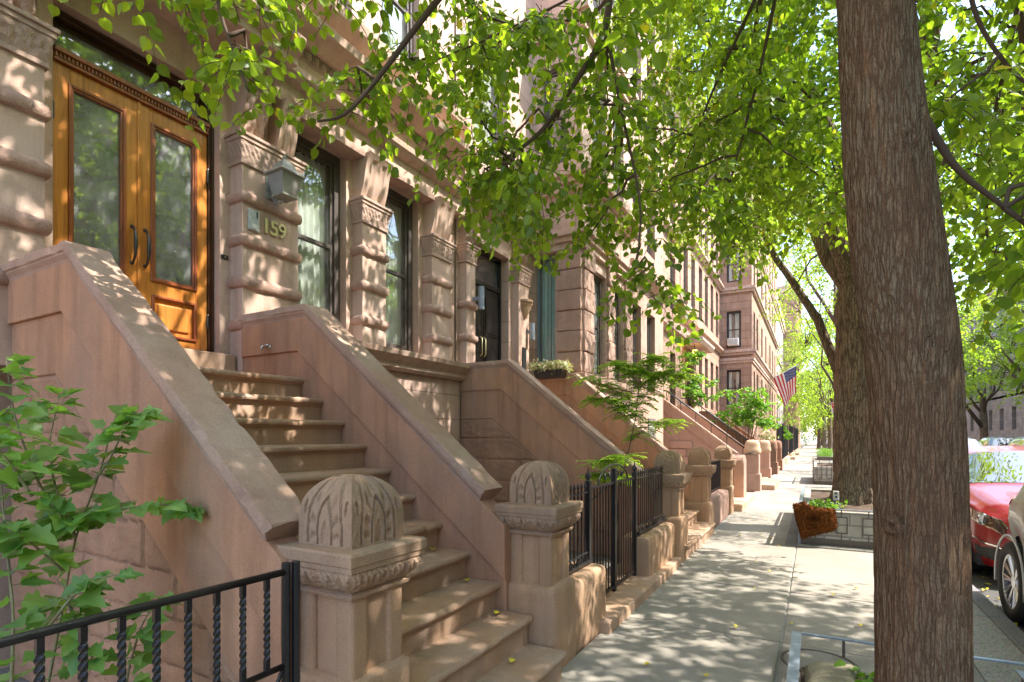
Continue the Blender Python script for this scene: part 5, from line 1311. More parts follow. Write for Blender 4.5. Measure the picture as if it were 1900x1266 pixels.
for (x, y, z, s_) in hang:
    c = Vector((x, y, z)); near = min(lpts, key=lambda p: (p-c).length+.6*max(0, c.z-p.z))
    up = s_ > 1.1
    cv = curve(near, c, .12*(near-c).length*.5, 6, .03)
    lm.tube(cv, [.010*(1-.6*i/6)+.002 for i in range(7)], 5, cap=False)
    if up: sp.cluster(c, .85, 9, .105, .075, wood=False, droop=.5)
    else:
        far = -.4886*x+.8725*y
        sp.cluster(c, .34+.3*s_, int(9+6*s_), .062 if far < 5.5 else .07, .038, droop=1.1)
        for p in cv[2:6]:
            a = NR.uniform(0, 2*PI); sp.twig(p, (math.cos(a), math.sin(a), -.3), .22, 1.2, .07, .045)
obj('limbs', lm, 'twig', LN, smooth=True)
cr = sp.build(LN, 'linden', 'linden')
print('linden leaves', len(sp.p))

def street_tree(lab, x, y, crowns, trunk_r, fork_z, nclump, sz, per, kind, mat, path=None, limbs_=(), group=None, name='street_tree', zmin=4.5, gap=.09, barkmat='bark2', hi=False, cull=None, seed=0, n=24):
    T_ = thing(name, lab, 'tree', (x, y, 0), 0, group)
    pt = path or [(x, y, -.1), (x, y, .3), (x+.05, y, fork_z*.5), (x, y, fork_z), (x-.1, y, fork_z+1.6)]
    rr = [trunk_r*1.3, trunk_r*1.05, trunk_r, trunk_r*.9, trunk_r*.6]
    obj('trunk', bark_trunk(pt, rr, n=110 if hi else n, seg=240 if hi else 40, amp=.05 if hi else .04, freq=7 if hi else 6, seed=seed, knots=((1.9, -.55, .28, .12),) if hi else ()), barkmat, T_, smooth=True)
    m = MB(); pl = [Vector(p) for p in pt[-2:]]
    for L_, r0, r1 in limbs_:
        k_ = len(L_); m.tube(L_, [r0+(r1-r0)*i/(k_-1) for i in range(k_)], 10); pl += [Vector(p) for p in L_[1:]]
    sp_ = Spray(); top = Vector(pt[-2])
    for (cx, cy, cz, rx, ry, rz, nc) in crowns:
        for i in range(6):
            a = 2*PI*i/6+seed; e = Vector((cx+rx*.6*math.cos(a), cy+ry*.6*math.sin(a), cz+rz*.25*math.sin(a*2)))
            cv = curve(top, e, .3, 6, .12); m.tube(cv, [trunk_r*.38*(1-.8*j/6) for j in range(7)], 6, cap=False); pl += cv[2:]
        k_ = 0; tries = 0
        while k_ < nc and tries < nc*12:
            tries += 1
            p = Vector(NR.normal(0, 1, 3)); p = p.normalized()*NR.uniform(.25, 1)**.45
            q = Vector((cx+p.x*rx, cy+p.y*ry, cz+p.z*rz))
            if q.z < zmin+.5*noise.noise(q*.7) or (cull and cull(q)): continue
            if noise.noise(q*.35+Vector((seed, 2, 5))) < -.12: continue
            k_ += 1
            near = min(pl, key=lambda w_: (w_-q).length); cv = curve(near, q, .05, 3, .06)
            m.tube(cv, [.022, .016, .011, .006], 4, cap=False)
            sp_.cluster(q, per[1], per[0], sz, gap, wood=False, droop=.5)
    obj('limbs', m, 'twig' if not hi else barkmat, T_, smooth=True)
    sp_.build(T_, kind, mat)
    return T_, len(sp_.p)
# second tree: huge furrowed trunk in the raised planter
t2p = [(.68, 10.35, .2), (.68, 10.4, .75), (.66, 10.4, 1.9), (.68, 10.42, 3.7), (.68, 10.5, 5.6)]
def cull2(q):
    d = -.4886*q.x+.8725*q.y; u = 950+1000*(.8725*q.x+.4886*q.y)/d; v = 812-1000*(q.z-H)/d
    return (u < 1260 and v > 430) or (u < 1440 and v > 460) or q.x < -3.6
street_tree('old tree with a massive furrowed trunk growing in the stone planter', .62, 10.4, [(.6, 10.8, 8.0, 4.0, 4.8, 4.2, 430)], .40, 3.7, 0, .085, (7, .75), 'small', 'locust', path=t2p, zmin=4.2, gap=.05, hi=True, seed=2, cull=cull2,
    limbs_=(([(.45, 10.75, 2.4), (.2, 10.85, 3.16), (.06, 10.84, 3.59), (-.12, 10.82, 3.92), (-.37, 10.68, 4.35), (-.58, 10.56, 4.68), (-.83, 10.42, 5.25), (-1.2, 10.3, 5.9)], .085, .04), ([(.6, 10.6, 3.6), (.40, 11.2, 4.44), (.15, 11.2, 4.9), (-.09, 11.18, 5.57), (-.26, 11.09, 6.55)], .10, .04), ([(.62, 10.5, 5.0), (1.2, 11.0, 6.2), (2.0, 11.5, 7.2)], .16, .06)))
street_tree('street tree rising behind the second planter', 1.0, 21.5, [(1.2, 21.5, 9.4, 3.4, 4.2, 3.6, 150)], .2, 4.5, 0, .12, (6, .8), 'small', 'locust', zmin=6.6, seed=3)
street_tree('street tree between the signpost and the hedge', 1.2, 36.5, [(1.4, 36, 9.5, 3.6, 4.5, 4.4, 150)], .2, 3.8, 0, .15, (6, .9), 'small', 'locust', zmin=5.6, seed=4, gap=.11)
street_tree('slim street tree behind the clipped hedge', 1.05, 48.5, [(.6, 48, 7.2, 2.9, 4.4, 4.6, 170)], .17, 3.0, 0, .17, (6, .9), 'small', 'locust', zmin=3.0, seed=5, gap=.12)
street_tree('street tree far down the left pavement, first after the hedge', .9, 62, [(-.3, 62, 7.6, 3.6, 5, 5.2, 170)], .2, 3.4, 0, .2, (6, 1.0), 'small', 'locust', zmin=3.2, seed=6, gap=.14)
street_tree('street tree far down the left pavement, last one', .6, 84, [(-.2, 84, 9, 5, 7, 7.5, 200)], .25, 3.6, 0, .3, (6, 1.3), 'small', 'linden', zmin=3.0, seed=7, gap=.18)
for i, (x, y, lab) in enumerate(((11.6, 30, 'nearest leafy tree on the far side of the street'), (11.6, 41, 'second leafy tree on the far side of the street'), (11.5, 54.4, 'leafy tree with forked trunk behind the parked cars opposite'), (11.6, 68, 'far leafy tree opposite, past the forked one'), (11.6, 88, 'farthest leafy tree on the opposite side'))):
    street_tree(lab, x, y, [(x-.8, y, 8.6, 5.2, 6.2, 4.6, 210)], .26, 3.3, 0, .15+.001*y, (6, 1.0), 'small', 'locust', zmin=3.9, seed=20+i, gap=.13, limbs_=(([(x, y, 2.2), (x-1.1, y-.5, 3.9), (x-1.9, y-.8, 5.2)], .16, .08),))
street_tree('leafy kerb tree on the right just past the red car row', 11.4, 19.5, [(10.2, 19.5, 8.4, 4.6, 5.4, 4.2, 190)], .26, 3.4, 0, .11, (6, .9), 'small', 'locust', zmin=4.6, seed=31, gap=.09)
for i, (x, y, w_) in enumerate(((1.5, 118, 9), (9, 128, 9), (5, 150, 13))):
    street_tree(['tree mass end of the street, left one', 'tree mass end of the street, right one', 'tallest distant tree closing the street'][i], x, y, [(x, y, 9+i*2, w_*.7, 6, 9, 190)], .4, 3, 0, .45, (6, 2.0), 'small', 'linden', zmin=1.5, seed=40+i, gap=.3)

# shrub in the left foreground
SHS = [[(-2.66, 0.92, 0.25), (-2.66, 1.01, 0.79), (-2.69, 1.07, 1.11), (-2.69, 1.16, 1.37), (-2.71, 1.23, 1.63)], [(-2.63, 1.05, 1.12), (-2.72, 0.96, 1.34), (-2.76, 0.9, 1.6), (-2.75, 0.87, 1.83)], [(-2.69, 1.13, 1.33), (-2.62, 1.17, 1.44), (-2.56, 1.2, 1.58)], [(-2.65, 0.98, 1.1), (-2.62, 1.08, 1.22), (-2.55, 1.21, 1.23), (-2.51, 1.32, 1.24), (-2.46, 1.43, 1.2)], [(-2.5, 0.89, 0.79), (-2.47, 0.97, 0.92), (-2.44, 1.04, 0.98), (-2.43, 1.1, 0.98)], [(-2.49, 1.13, 0.13), (-2.47, 1.16, 0.54), (-2.44, 1.2, 0.75), (-2.39, 1.24, 0.85)], [(-2.47, 0.79, 0.51), (-2.55, 0.83, 0.87), (-2.66, 0.84, 1.15), (-2.77, 0.86, 1.39)], [(-2.71, 1.23, 1.56), (-2.65, 1.27, 1.62), (-2.62, 1.28, 1.64)], [(-2.61, 1.0, 1.0), (-2.63, 0.91, 1.12), (-2.61, 0.83, 1.21)], [(-2.55, 0.98, 0.93), (-2.49, 1.01, 0.76), (-2.45, 1.04, 0.65)], [(-2.66, 0.92, 1.3), (-2.68, 0.85, 1.45), (-2.69, 0.79, 1.55)], [(-2.63, 1.05, 1.12), (-2.77, 1.03, 1.33), (-2.85, 1.04, 1.51), (-2.87, 1.09, 1.72)]]
RS = thing('hibiscus_shrub', 'leafy shrub with lobed green leaves behind the iron railing at left', 'shrub', (-2.3, .9, 0))
sh = Spray(); stm = MB()
for st in SHS:
    P_ = [Vector(p) for p in st]; fine = []
    for a, b in zip(P_[:-1], P_[1:]):
        for q in range(5): fine.append(a.lerp(b, q/5))
    fine.append(P_[-1]); 
    for _ in range(2): fine = [fine[0]]+[(fine[j-1]+fine[j]*2+fine[j+1])/4 for j in range(1, len(fine)-1)]+[fine[-1]]
    n_ = len(fine); stm.tube(fine, [.0065-.0045*j/(n_-1) for j in range(n_)], 6)
    acc = 0
    for j in range(1, n_):
        acc += (fine[j]-fine[j-1]).length
        if acc > .036 or j > n_-3:
            acc = 0; t = j/(n_-1); dr = (fine[j]-fine[j-1]).normalized()
            for q in range(3 if j < n_-3 else 6):
                a = NR.uniform(0, 2*PI); h_ = Vector((math.cos(a), math.sin(a), 0))
                ld = h_*.9+dr*.35+Vector((0, 0, NR.uniform(-.75, .15))); nn = Vector((.25, -.35, 1))+Vector(NR.normal(0, .4, 3))+h_*.35
                bs = fine[j]+h_*.03; sh.p.append(bs); sh.d.append(ld); sh.n.append(nn); sh.s.append(NR.uniform(.06, .115)*(1 if t < .85 else .75))
                stm.tube([fine[j], bs], .0012, 4, cap=False)
obj('stems', stm, 'stem', RS, smooth=True); sh.build(RS, 'lobed', 'bushleaf', 'foliage')

# slender sapling with feathery leaves behind the gate
SPS = [[(-1.98, 6.11, 0.94), (-1.9, 6.16, 1.32), (-1.81, 6.2, 1.79), (-1.78, 6.23, 2.24)], [(-1.8, 6.1, 1.76), (-1.95, 6.02, 2.04), (-2.27, 5.83, 2.22)], [(-1.81, 6.2, 1.86), (-1.62, 6.31, 2.17), (-1.37, 6.45, 2.36)], [(-1.81, 6.32, 2.12), (-1.56, 6.46, 2.31), (-1.31, 6.6, 2.25)], [(-1.9, 6.27, 1.48), (-1.68, 6.4, 1.7), (-1.42, 6.54, 1.73)], [(-1.84, 5.96, 1.33), (-1.97, 5.89, 1.3), (-2.16, 5.78, 1.24)], [(-1.78, 6.22, 2.24), (-1.87, 6.17, 2.36), (-2.09, 6.05, 2.41)], [(-1.92, 6.03, 1.05), (-2.06, 5.95, 1.11), (-2.19, 5.88, 1.08)], [(-1.8, 6.33, 2.25), (-1.7, 6.38, 2.44), (-1.62, 6.43, 2.5)], [(-1.8, 6.1, 1.73), (-2.0, 5.99, 1.95), (-2.22, 5.86, 1.98)]]
SG = thing('locust_sapling', 'slender sapling with feathery leaves rising behind the iron gate', 'sapling', (-1.95, 6.0, 0))
stm = MB(); lf = Spray()
def pinnate(S, a, dr, ln=.2, lz=.045, pairs=7):
    a = Vector(a); dr = Vector(dr).normalized(); side = dr.cross(Vector((0, 0, 1))).normalized(); pts = [a.copy()]
    for i in range(pairs):
        a = a+dr*ln/pairs; dr = (dr+Vector((0, 0, -.07))).normalized(); pts.append(a.copy())
        for sg in (-1, 1):
            S.p.append(a+side*sg*.004); S.d.append(side*sg+dr*.35+Vector(NR.normal(0, .08, 3))); S.n.append(Vector((0, 0, 1))+Vector(NR.normal(0, .15, 3))); S.s.append(lz*NR.uniform(.8, 1.1))
    S.p.append(a); S.d.append(dr); S.n.append(Vector((0, 0, 1))); S.s.append(lz); S.tw.tube(pts, .0012, 4, cap=False)
for i, st in enumerate(SPS):
    P_ = [Vector(p) for p in st]
    if i == 0: P_ = [Vector((-1.95, 6.0, -.05)), Vector((-1.98, 6.0, .5))]+P_
    fine = []
    for a, b in zip(P_[:-1], P_[1:]):
        for q in range(4): fine.append(a.lerp(b, q/4))
    fine.append(P_[-1]); n_ = len(fine); r0 = .013 if i == 0 else .005
    stm.tube(fine, [r0*(1-.75*j/(n_-1)) for j in range(n_)], 6)
    for j in range(1 if i else n_-5, n_):
        for q in range(7 if i else 4):
            a = NR.uniform(0, 2*PI); pinnate(lf, fine[j], (math.cos(a), math.sin(a), NR.uniform(-.3, .4)), NR.uniform(.14, .26), .05)
obj('stems', stm, 'twig', SG, smooth=True); lf.build(SG, 'small', 'sapleaf', 'foliage')

def leafy(name, lab, cat, boxes, sz, mat, kind='linden', base=None, stems=True, gap=.05, n=8, r_=.25, group=None):
    b = base or boxes[0][:3]
    T_ = thing(name, lab, cat, (b[0], b[1], 0), 0, group); S = Spray(); m = MB()
    for (x, y, z, rx, ry, rz, k_) in boxes:
        for i in range(k_):
            q = Vector((x, y, z))+Vector((NR.uniform(-1, 1)*rx, NR.uniform(-1, 1)*ry, NR.uniform(-1, 1)*rz))
            S.cluster(q, r_, n, sz, gap, wood=False, droop=.4)
            if stems: m.tube(curve((b[0], b[1], b[2] if len(b) > 2 else 0), q, .05, 4, .03), [.014, .011, .009, .006, .003], 5, cap=False)
    if m.v: obj('stems', m, 'twig', T_, smooth=True)
    S.build(T_, kind, mat, 'foliage'); return T_
leafy('climbing_vine', 'bright green vine hanging over the dark entrance beyond the stoop', 'vine', [(-4.2, 20.9, 4.1, .3, .5, .9, 10), (-3.7, 20.9, 3.2, .5, .4, .5, 12), (-3.9, 21, 5.0, .2, .4, .4, 4)], .11, 'hedge', base=(-4.1, 20.9, 2.6), r_=.3)
leafy('garden_shrub', 'bright green arching shrub in front of the dark brown stoop', 'shrub', [(-2.6, 24.2, 2.9, .9, .5, .8, 26), (-1.9, 24.3, 2.5, .5, .4, .5, 10)], .11, 'hedge', base=(-2.5, 24.2, 0), r_=.38)
leafy('garden_shrub', 'low shrub with orange tinted leaves beside the tall fence', 'shrub', [(-1.95, 29.3, 1.9, .3, .3, .5, 9)], .1, 'flower', base=(-1.95, 29.3, 0), r_=.25)
leafy('garden_shrub', 'pale leafy climber threaded through the second tall fence', 'shrub', [(-1.6, 37, 1.9, .15, 2.2, .4, 14)], .12, 'hedge', base=(-1.7, 37, 0), r_=.3)
S = Spray()
for i in range(60): S.cluster((-4.15+NR.uniform(-.32, .32), 8.84+NR.uniform(-.12, .12), 2.76+NR.uniform(0, .13)), .15, 6, .04, .025, wood=False, droop=.3)
S.build(FB, 'linden', 'flower', 'flowers')
hd = thing('hedge', 'low clipped hedge in a kerbside bed far down the pavement', 'hedge', (1.0, 43.5, 0)); S = Spray()
obj('bed_frame', MB().box(.2, 1.2, 42.0, 46.0, -.05, .2), 'rust', hd)
for i in range(140): S.cluster((NR.uniform(.3, 1.1), NR.uniform(42.1, 45.9), NR.uniform(.25, .75)), .2, 5, .07, .06, wood=False, droop=.2)
S.build(hd, 'small', 'hedge', 'foliage')

# ------------------------------------------------------------ tree beds and planters
def flatbar(m, a, b, w_=.05, t=.012):
    a, b = Vector(a), Vector(b); d = (b-a).normalized(); up = Vector((0, 0, 1)) if abs(d.z) < .9 else Vector((0, 1, 0)); s_ = d.cross(up).normalized()*w_/2; up = s_.cross(d).normalized()*t/2
    vs = [p+x*s_+y*up for p in (a, b) for x, y in ((-1, -1), (1, -1), (1, 1), (-1, 1))]
    return m.add([tuple(v) for v in vs], [(0, 3, 2, 1), (4, 5, 6, 7), (0, 1, 5, 4), (1, 2, 6, 5), (2, 3, 7, 6), (3, 0, 4, 7)])
TG = thing('tree_guard', 'low blue grey flat bar guard around the leaning linden', 'tree guard', (.4, 3.0, 0))
obj('side_rail', flatbar(MB(), (-.108, .8, .13), (-.108, 4.385, .13), .062), 'steel', TG, bevel=.002)
obj('side_rail', flatbar(MB(), (1.08, .8, .13), (1.08, 4.30, .13), .05), 'steel', TG, bevel=.002)
obj('end_rail', flatbar(MB(), (-.075, 4.37, .1315), (.72, 4.40, .1315), .034), 'steel', TG, bevel=.002); obj('end_rail', flatbar(MB(), (.80, 4.42, .13), (1.15, 4.45, .13), .034), 'steel', TG, bevel=.002)
for (x, y) in ((.18, 4.375), (-.108, 2.5), (1.08, 2.5), (.70, 4.4), (1.08, 4.25), (-.108, 4.2)): obj('foot', MB().box(x-.009, x+.009, y-.009, y+.009, -.02, .123), 'rust', TG)
g = MB().grid(lambda u, v: (-.07+1.10*u, .6+3.45*v, .012+.05*noise.noise(Vector((u*5, v*14, 0)))*(1 if 0 < u < 1 and 0 < v < 1 else 0)+.02*math.sin(u*PI)), 30, 70)
b_ = struct('tree_bed', g, 'soil', smooth=True)
for i, (x0, x1, y0, y1, h, lab) in enumerate(((-.05, .24, 3.35, 3.93, .13, 'rounded moss stained rock at the corner of the near tree bed'), (.30, .52, 3.6, 3.9, .09, 'small dark rock beside the ivy in the near tree bed'), (.86, 1.05, 3.1, 3.75, .10, 'pale flat rock at the kerb side of the near tree bed'))):
    tag(obj('rock', MB().rough(x0, x1, y0, y1, -.05, h, .07, .03, 18, i, 5), 'rock', smooth=True), lab, 'rock')
leafy('ivy_plant', 'glossy ivy sprigs between the rock and the leaning trunk', 'ivy', [(.40, 3.60, .1, .13, .16, .05, 14)], .06, 'hedge', base=(.4, 3.6, 0), r_=.16)
leafy('ivy_plant', 'white and green ivy at the kerb side of the leaning trunk', 'ivy', [(.80, 3.35, .08, .16, .25, .05, 16)], .06, 'bushleaf', base=(.8, 3.35, 0), r_=.15)
UC = thing('utility_cover', 'round iron utility cover set in the pavement beside the tree guard', 'cover', (.0, 4.18, 0))
obj('ring', MB().lathe([(.215, .0), (.235, .0), (.235, .009), (.23, .012), (.22, .012), (.215, .008)], (.03, 4.2, 0), 40), 'rust', UC); obj('lid', MB().lathe([(0, .0), (.213, .0), (.213, .006), (0, .007)], (.03, 4.2, 0), 40), 'concrete', UC)

def planter(lab, x0, x1, y0, y1, h, rail, nside):
    P_ = thing('tree_planter', lab, 'planter', (x0, y0, 0)); t = .11
    s = MB().box(x0, x1, y0, y0+t, -.05, h).box(x0, x1, y1-t, y1, -.05, h).box(x0, x0+t, y0+t, y1-t, -.05, h).box(x1-t, x1, y0+t, y1-t, -.05, h)
    obj('stone_wall', s, 'whitestone', P_, bevel=.012)
    obj('soil', MB().grid(lambda u, v: (x0+t+(x1-x0-2*t)*u, y0+t+(y1-y0-2*t)*v, h-.05+.05*noise.noise(Vector((u*6, v*15, 2)))+.05*math.sin(u*PI)*math.sin(v*PI)), 20, 50), 'soil', P_, smooth=True)
    m = MB(); e = .014
    m.box(x0-e, x1+e, y0-e, y0-.001, -.02, .115); m.box(x0-e, x0-.001, y0, y1, -.02, .115)
    obj('base_strip', m, 'rust', P_, bevel=.003)
    m = MB()
    flatbar(m, (x0-.02, y0-.02, rail), (x0-.02, y1, rail), .05); flatbar(m, (x0+.01, y0-.02, rail-.001), (x1, y0-.02, rail-.001), .04); flatbar(m, (x0, y1, rail), (x1, y1, rail), .05)
    for (x, y) in ((x0-.02, y0-.02), (x1, y0-.02), (x0-.02, y1)): m.box(x-.016, x+.016, y-.016, y+.016, -.02, rail-.006)
    obj('rail_frame', m, 'steel' if rail < .6 else 'rust', P_, bevel=.002)
    def fret(ax, n, a0, a1):
        for i in range(n):
            c = a0+(i+.5)*(a1-a0)/n; w_ = .075; zb, zt = .20, rail-.10; m = MB(); b = .007
            def bar(p, q, r_, s_):
                if ax == 'x': m.box(p, q, y0-.018, y0-.003, r_, s_)
                else: m.box(x0-.018, x0-.003, p, q, r_, s_)
            bar(c-w_, c-w_+2*b, zb, zt); bar(c+w_-2*b, c+w_, zb, zt); bar(c-w_+2*b, c+w_-2*b, zt-2*b, zt); bar(c-w_+2*b, c+w_-2*b, zb, zb+2*b); bar(c-b, c+b, zt, rail-.006); bar(c-b, c+b, .116, zb)
            obj('fretwork', m, 'rust', P_)
    fret('x', nside, x0+.02, x1-.02); fret('y', int((y1-y0)/.34), y0+.05, y1-.05)
    return P_
planter('limewashed stone planter with iron fretwork around the massive furrowed tree', -.16, 1.14, 8.72, 12.4, .50, .535, 4)
planter('second fretted stone planter, farther along behind the massive tree', -.0, 1.14, 20.2, 23.6, .58, .79, 4)
struct('planter_kerb', MB().box(-.20, 1.14, 8.56, 8.70, -.05, .025), 'whitestone', bevel=.01)
leafy('groundcover', 'small patch of bright green groundcover in the first stone planter', 'ground cover', [(.15, 9.6, .52, .18, .45, .04, 14)], .05, 'hedge', base=(.15, 9.6, .45), r_=.13)
OB = thing('outlet_box', 'small white outlet box at the foot of the massive trunk', 'outlet box', (.3, 9.75, .5))
obj('casing', MB().box(.26, .34, 9.70, 9.76, .56, .70), 'whitepaint', OB, bevel=.006); obj('stake', MB().tube([(.30, 9.74, .44), (.30, 9.74, .57)], .01, 6), 'greyplastic', OB)
for z in (.60, .655): obj('socket', MB().box(.285, .315, 9.694, 9.702, z, z+.025), 'plastic', OB)
# rust plush cushion slumped over the planter's corner
poly = [(-.25, .575), (-.115, .625), (-.07, .58), (.04, .55), (.245, .545), (.27, .32), (.235, .26), (.07, .20), (-.15, .115), (-.18, .235), (-.22, .42)]
def resample(P, n):
    P = [Vector(p) for p in P]; P.append(P[0]); L = [0]
    for a, b in zip(P[:-1], P[1:]): L.append(L[-1]+(b-a).length)
    out = []
    for i in range(n):
        t = L[-1]*i/n; j = max(q for q in range(len(L)-1) if L[q] <= t); out.append(P[j].lerp(P[j+1], (t-L[j])/(L[j+1]-L[j])))
    return out
rs = resample(poly, 96); cc = sum(rs, Vector((0, 0)))/len(rs); m = MB(); vs = []
rings = [(.55, .0, 1), (.9, .01, 1), (1.0, .035, 1), (1.0, .06, 1), (.95, .085, 1), (.85, .105, 1), (.7, .115, 1), (.5, .12, 1), (.3, .12, 1), (.1, .12, 1)]
for (sc, off, _) in rings:
    for i, p in enumerate(rs):
        q = cc+(p-cc)*sc; nz = .013*noise.noise(Vector((q.x*13, q.y*13, off*20)))+.007*noise.noise(Vector((q.x*50, q.y*50, off*50)))
        fz = 1+.02*noise.noise(Vector((q.x*70, q.y*70, 1)))*sc
        q = cc+(q-cc)*fz; vs.append((q.x, 8.69-off-nz, q.y))
n = len(rs); m.add(vs, [(j*n+i, j*n+(i+1) % n, (j+1)*n+(i+1) % n, (j+1)*n+i) for j in range(len(rings)-1) for i in range(n)]+[tuple(range(n)), tuple(range((len(rings)-1)*n, len(rings)*n))[::-1]])
hp = []; hd_ = []; hn = []; hs = []
cu = tag(obj('plush_cushion', m, 'fur', smooth=True), 'rust brown plush cushion slumped against the corner of the stone planter', 'cushion')
for _ in range(7000):
    q = m.v[NR.integers(0, len(m.v))]; q = Vector(q)+Vector(NR.normal(0, .006, 3)); o_ = Vector((q.x-cc.x, 0, q.z-cc.y))*.8+Vector((0, -.25, -.35))
    hp.append(tuple(q)); hd_.append(tuple(o_+Vector(NR.normal(0, .25, 3)))); hn.append(tuple(NR.normal(0, 1, 3))); hs.append(NR.uniform(.012, .024))
fh_ = leaves('pile', hp, hd_, hn, hs, 'thin', 'fur', cu)

# yellow leaves on the steps
for i, (x, y, z, lab) in enumerate(((-2.3, 2.98, .74, 'yellow leaf lying on the fourth step of the front stoop'), (-2.03, 3.0, .555, 'yellow leaf lying on the third step of the front stoop'), (-1.80, 3.0, .37, 'yellow leaf lying on the second step of the front stoop'), (-1.56, 2.78, .185, 'yellow leaf lying on the lowest step of the front stoop'), (-2.52, 2.86, .925, 'greenish yellow leaf on the fifth step, beside the newel dome'))):
    a = NR.uniform(0, 6)
    o = leaves('fallen_leaf', [(x, y, z+.012)], [(math.cos(a), math.sin(a), .1)], [(0, .15, 1)], [.05], 'linden', 'yellowleaf', None, fold=.4); tag(o, lab, 'leaf')
lp_ = [(NR.uniform(-1.3, 1.2), NR.uniform(3.2, 30)) for _ in range(90)]+[(NR.uniform(1.45, 1.9), NR.uniform(3, 14)) for _ in range(160)]
lz_ = [.008 if x < KX else -.12 for x, y in lp_]
o = leaves('leaf_litter', [(x, y, z+.01) for (x, y), z in zip(lp_, lz_)], [(math.cos(i*2.4), math.sin(i*2.4), .05) for i in range(len(lp_))], [(0, .1, 1)]*len(lp_), [NR.uniform(.025, .05) for _ in lp_], 'linden', 'yellowleaf', None, fold=.3); o['kind'] = 'stuff'; o['label'] = 'scattered dry leaves on the pavement edge and gutter'; o['category'] = 'leaf litter'

# ------------------------------------------------------------ signs and cone
SPo = thing('street_pole', 'pale metal pole with a red and white parking sign', 'signpost', (1.06, 31, 0))
obj('pole', MB().tube([(1.06, 31, -.05), (1.06, 31, 9.2)], .085, 12), 'greyplastic', SPo, smooth=True)
si = obj('sign_panel', MB().box(.76, .99, 30.9, 30.91, 2.70, 3.25), 'white', SPo, bevel=.003)
obj('red_field', MB().box(.775, .975, 30.893, 30.899, 2.98, 3.235), 'signred', si)
m = MB().lathe([(.045, -.003), (.06, -.003), (.06, .003), (.045, .003)], (.875, 30.889, 3.12), 16, 'y'); obj('ring_mark', m, 'white', si)
m = MB()
for z in (2.93, 2.89, 2.85): m.box(.80, .95, 30.893, 30.899, z-.010, z+.010)
m.box(.82, .93, 30.893, 30.899, 2.76, 2.775); obj('red_lines', m, 'signred', si)
obj('bracket', MB().box(.9, 1.06, 30.912, 30.93, 2.95, 3.0), 'steel', SPo)
CN = thing('traffic_cone', 'tall orange traffic cone far along the pavement', 'cone', (.85, 66, 0))
obj('cone', MB().lathe([(0, 0), (.22, 0), (.22, .05), (.16, .06), (.05, 1.1), (0, 1.12)], (.85, 66, 0), 16), 'orange', CN); obj('band', MB().lathe([(.127, .5), (.105, .7), (.12, .71), (.14, .5)], (.85, 66, 0), 16), 'white', CN)

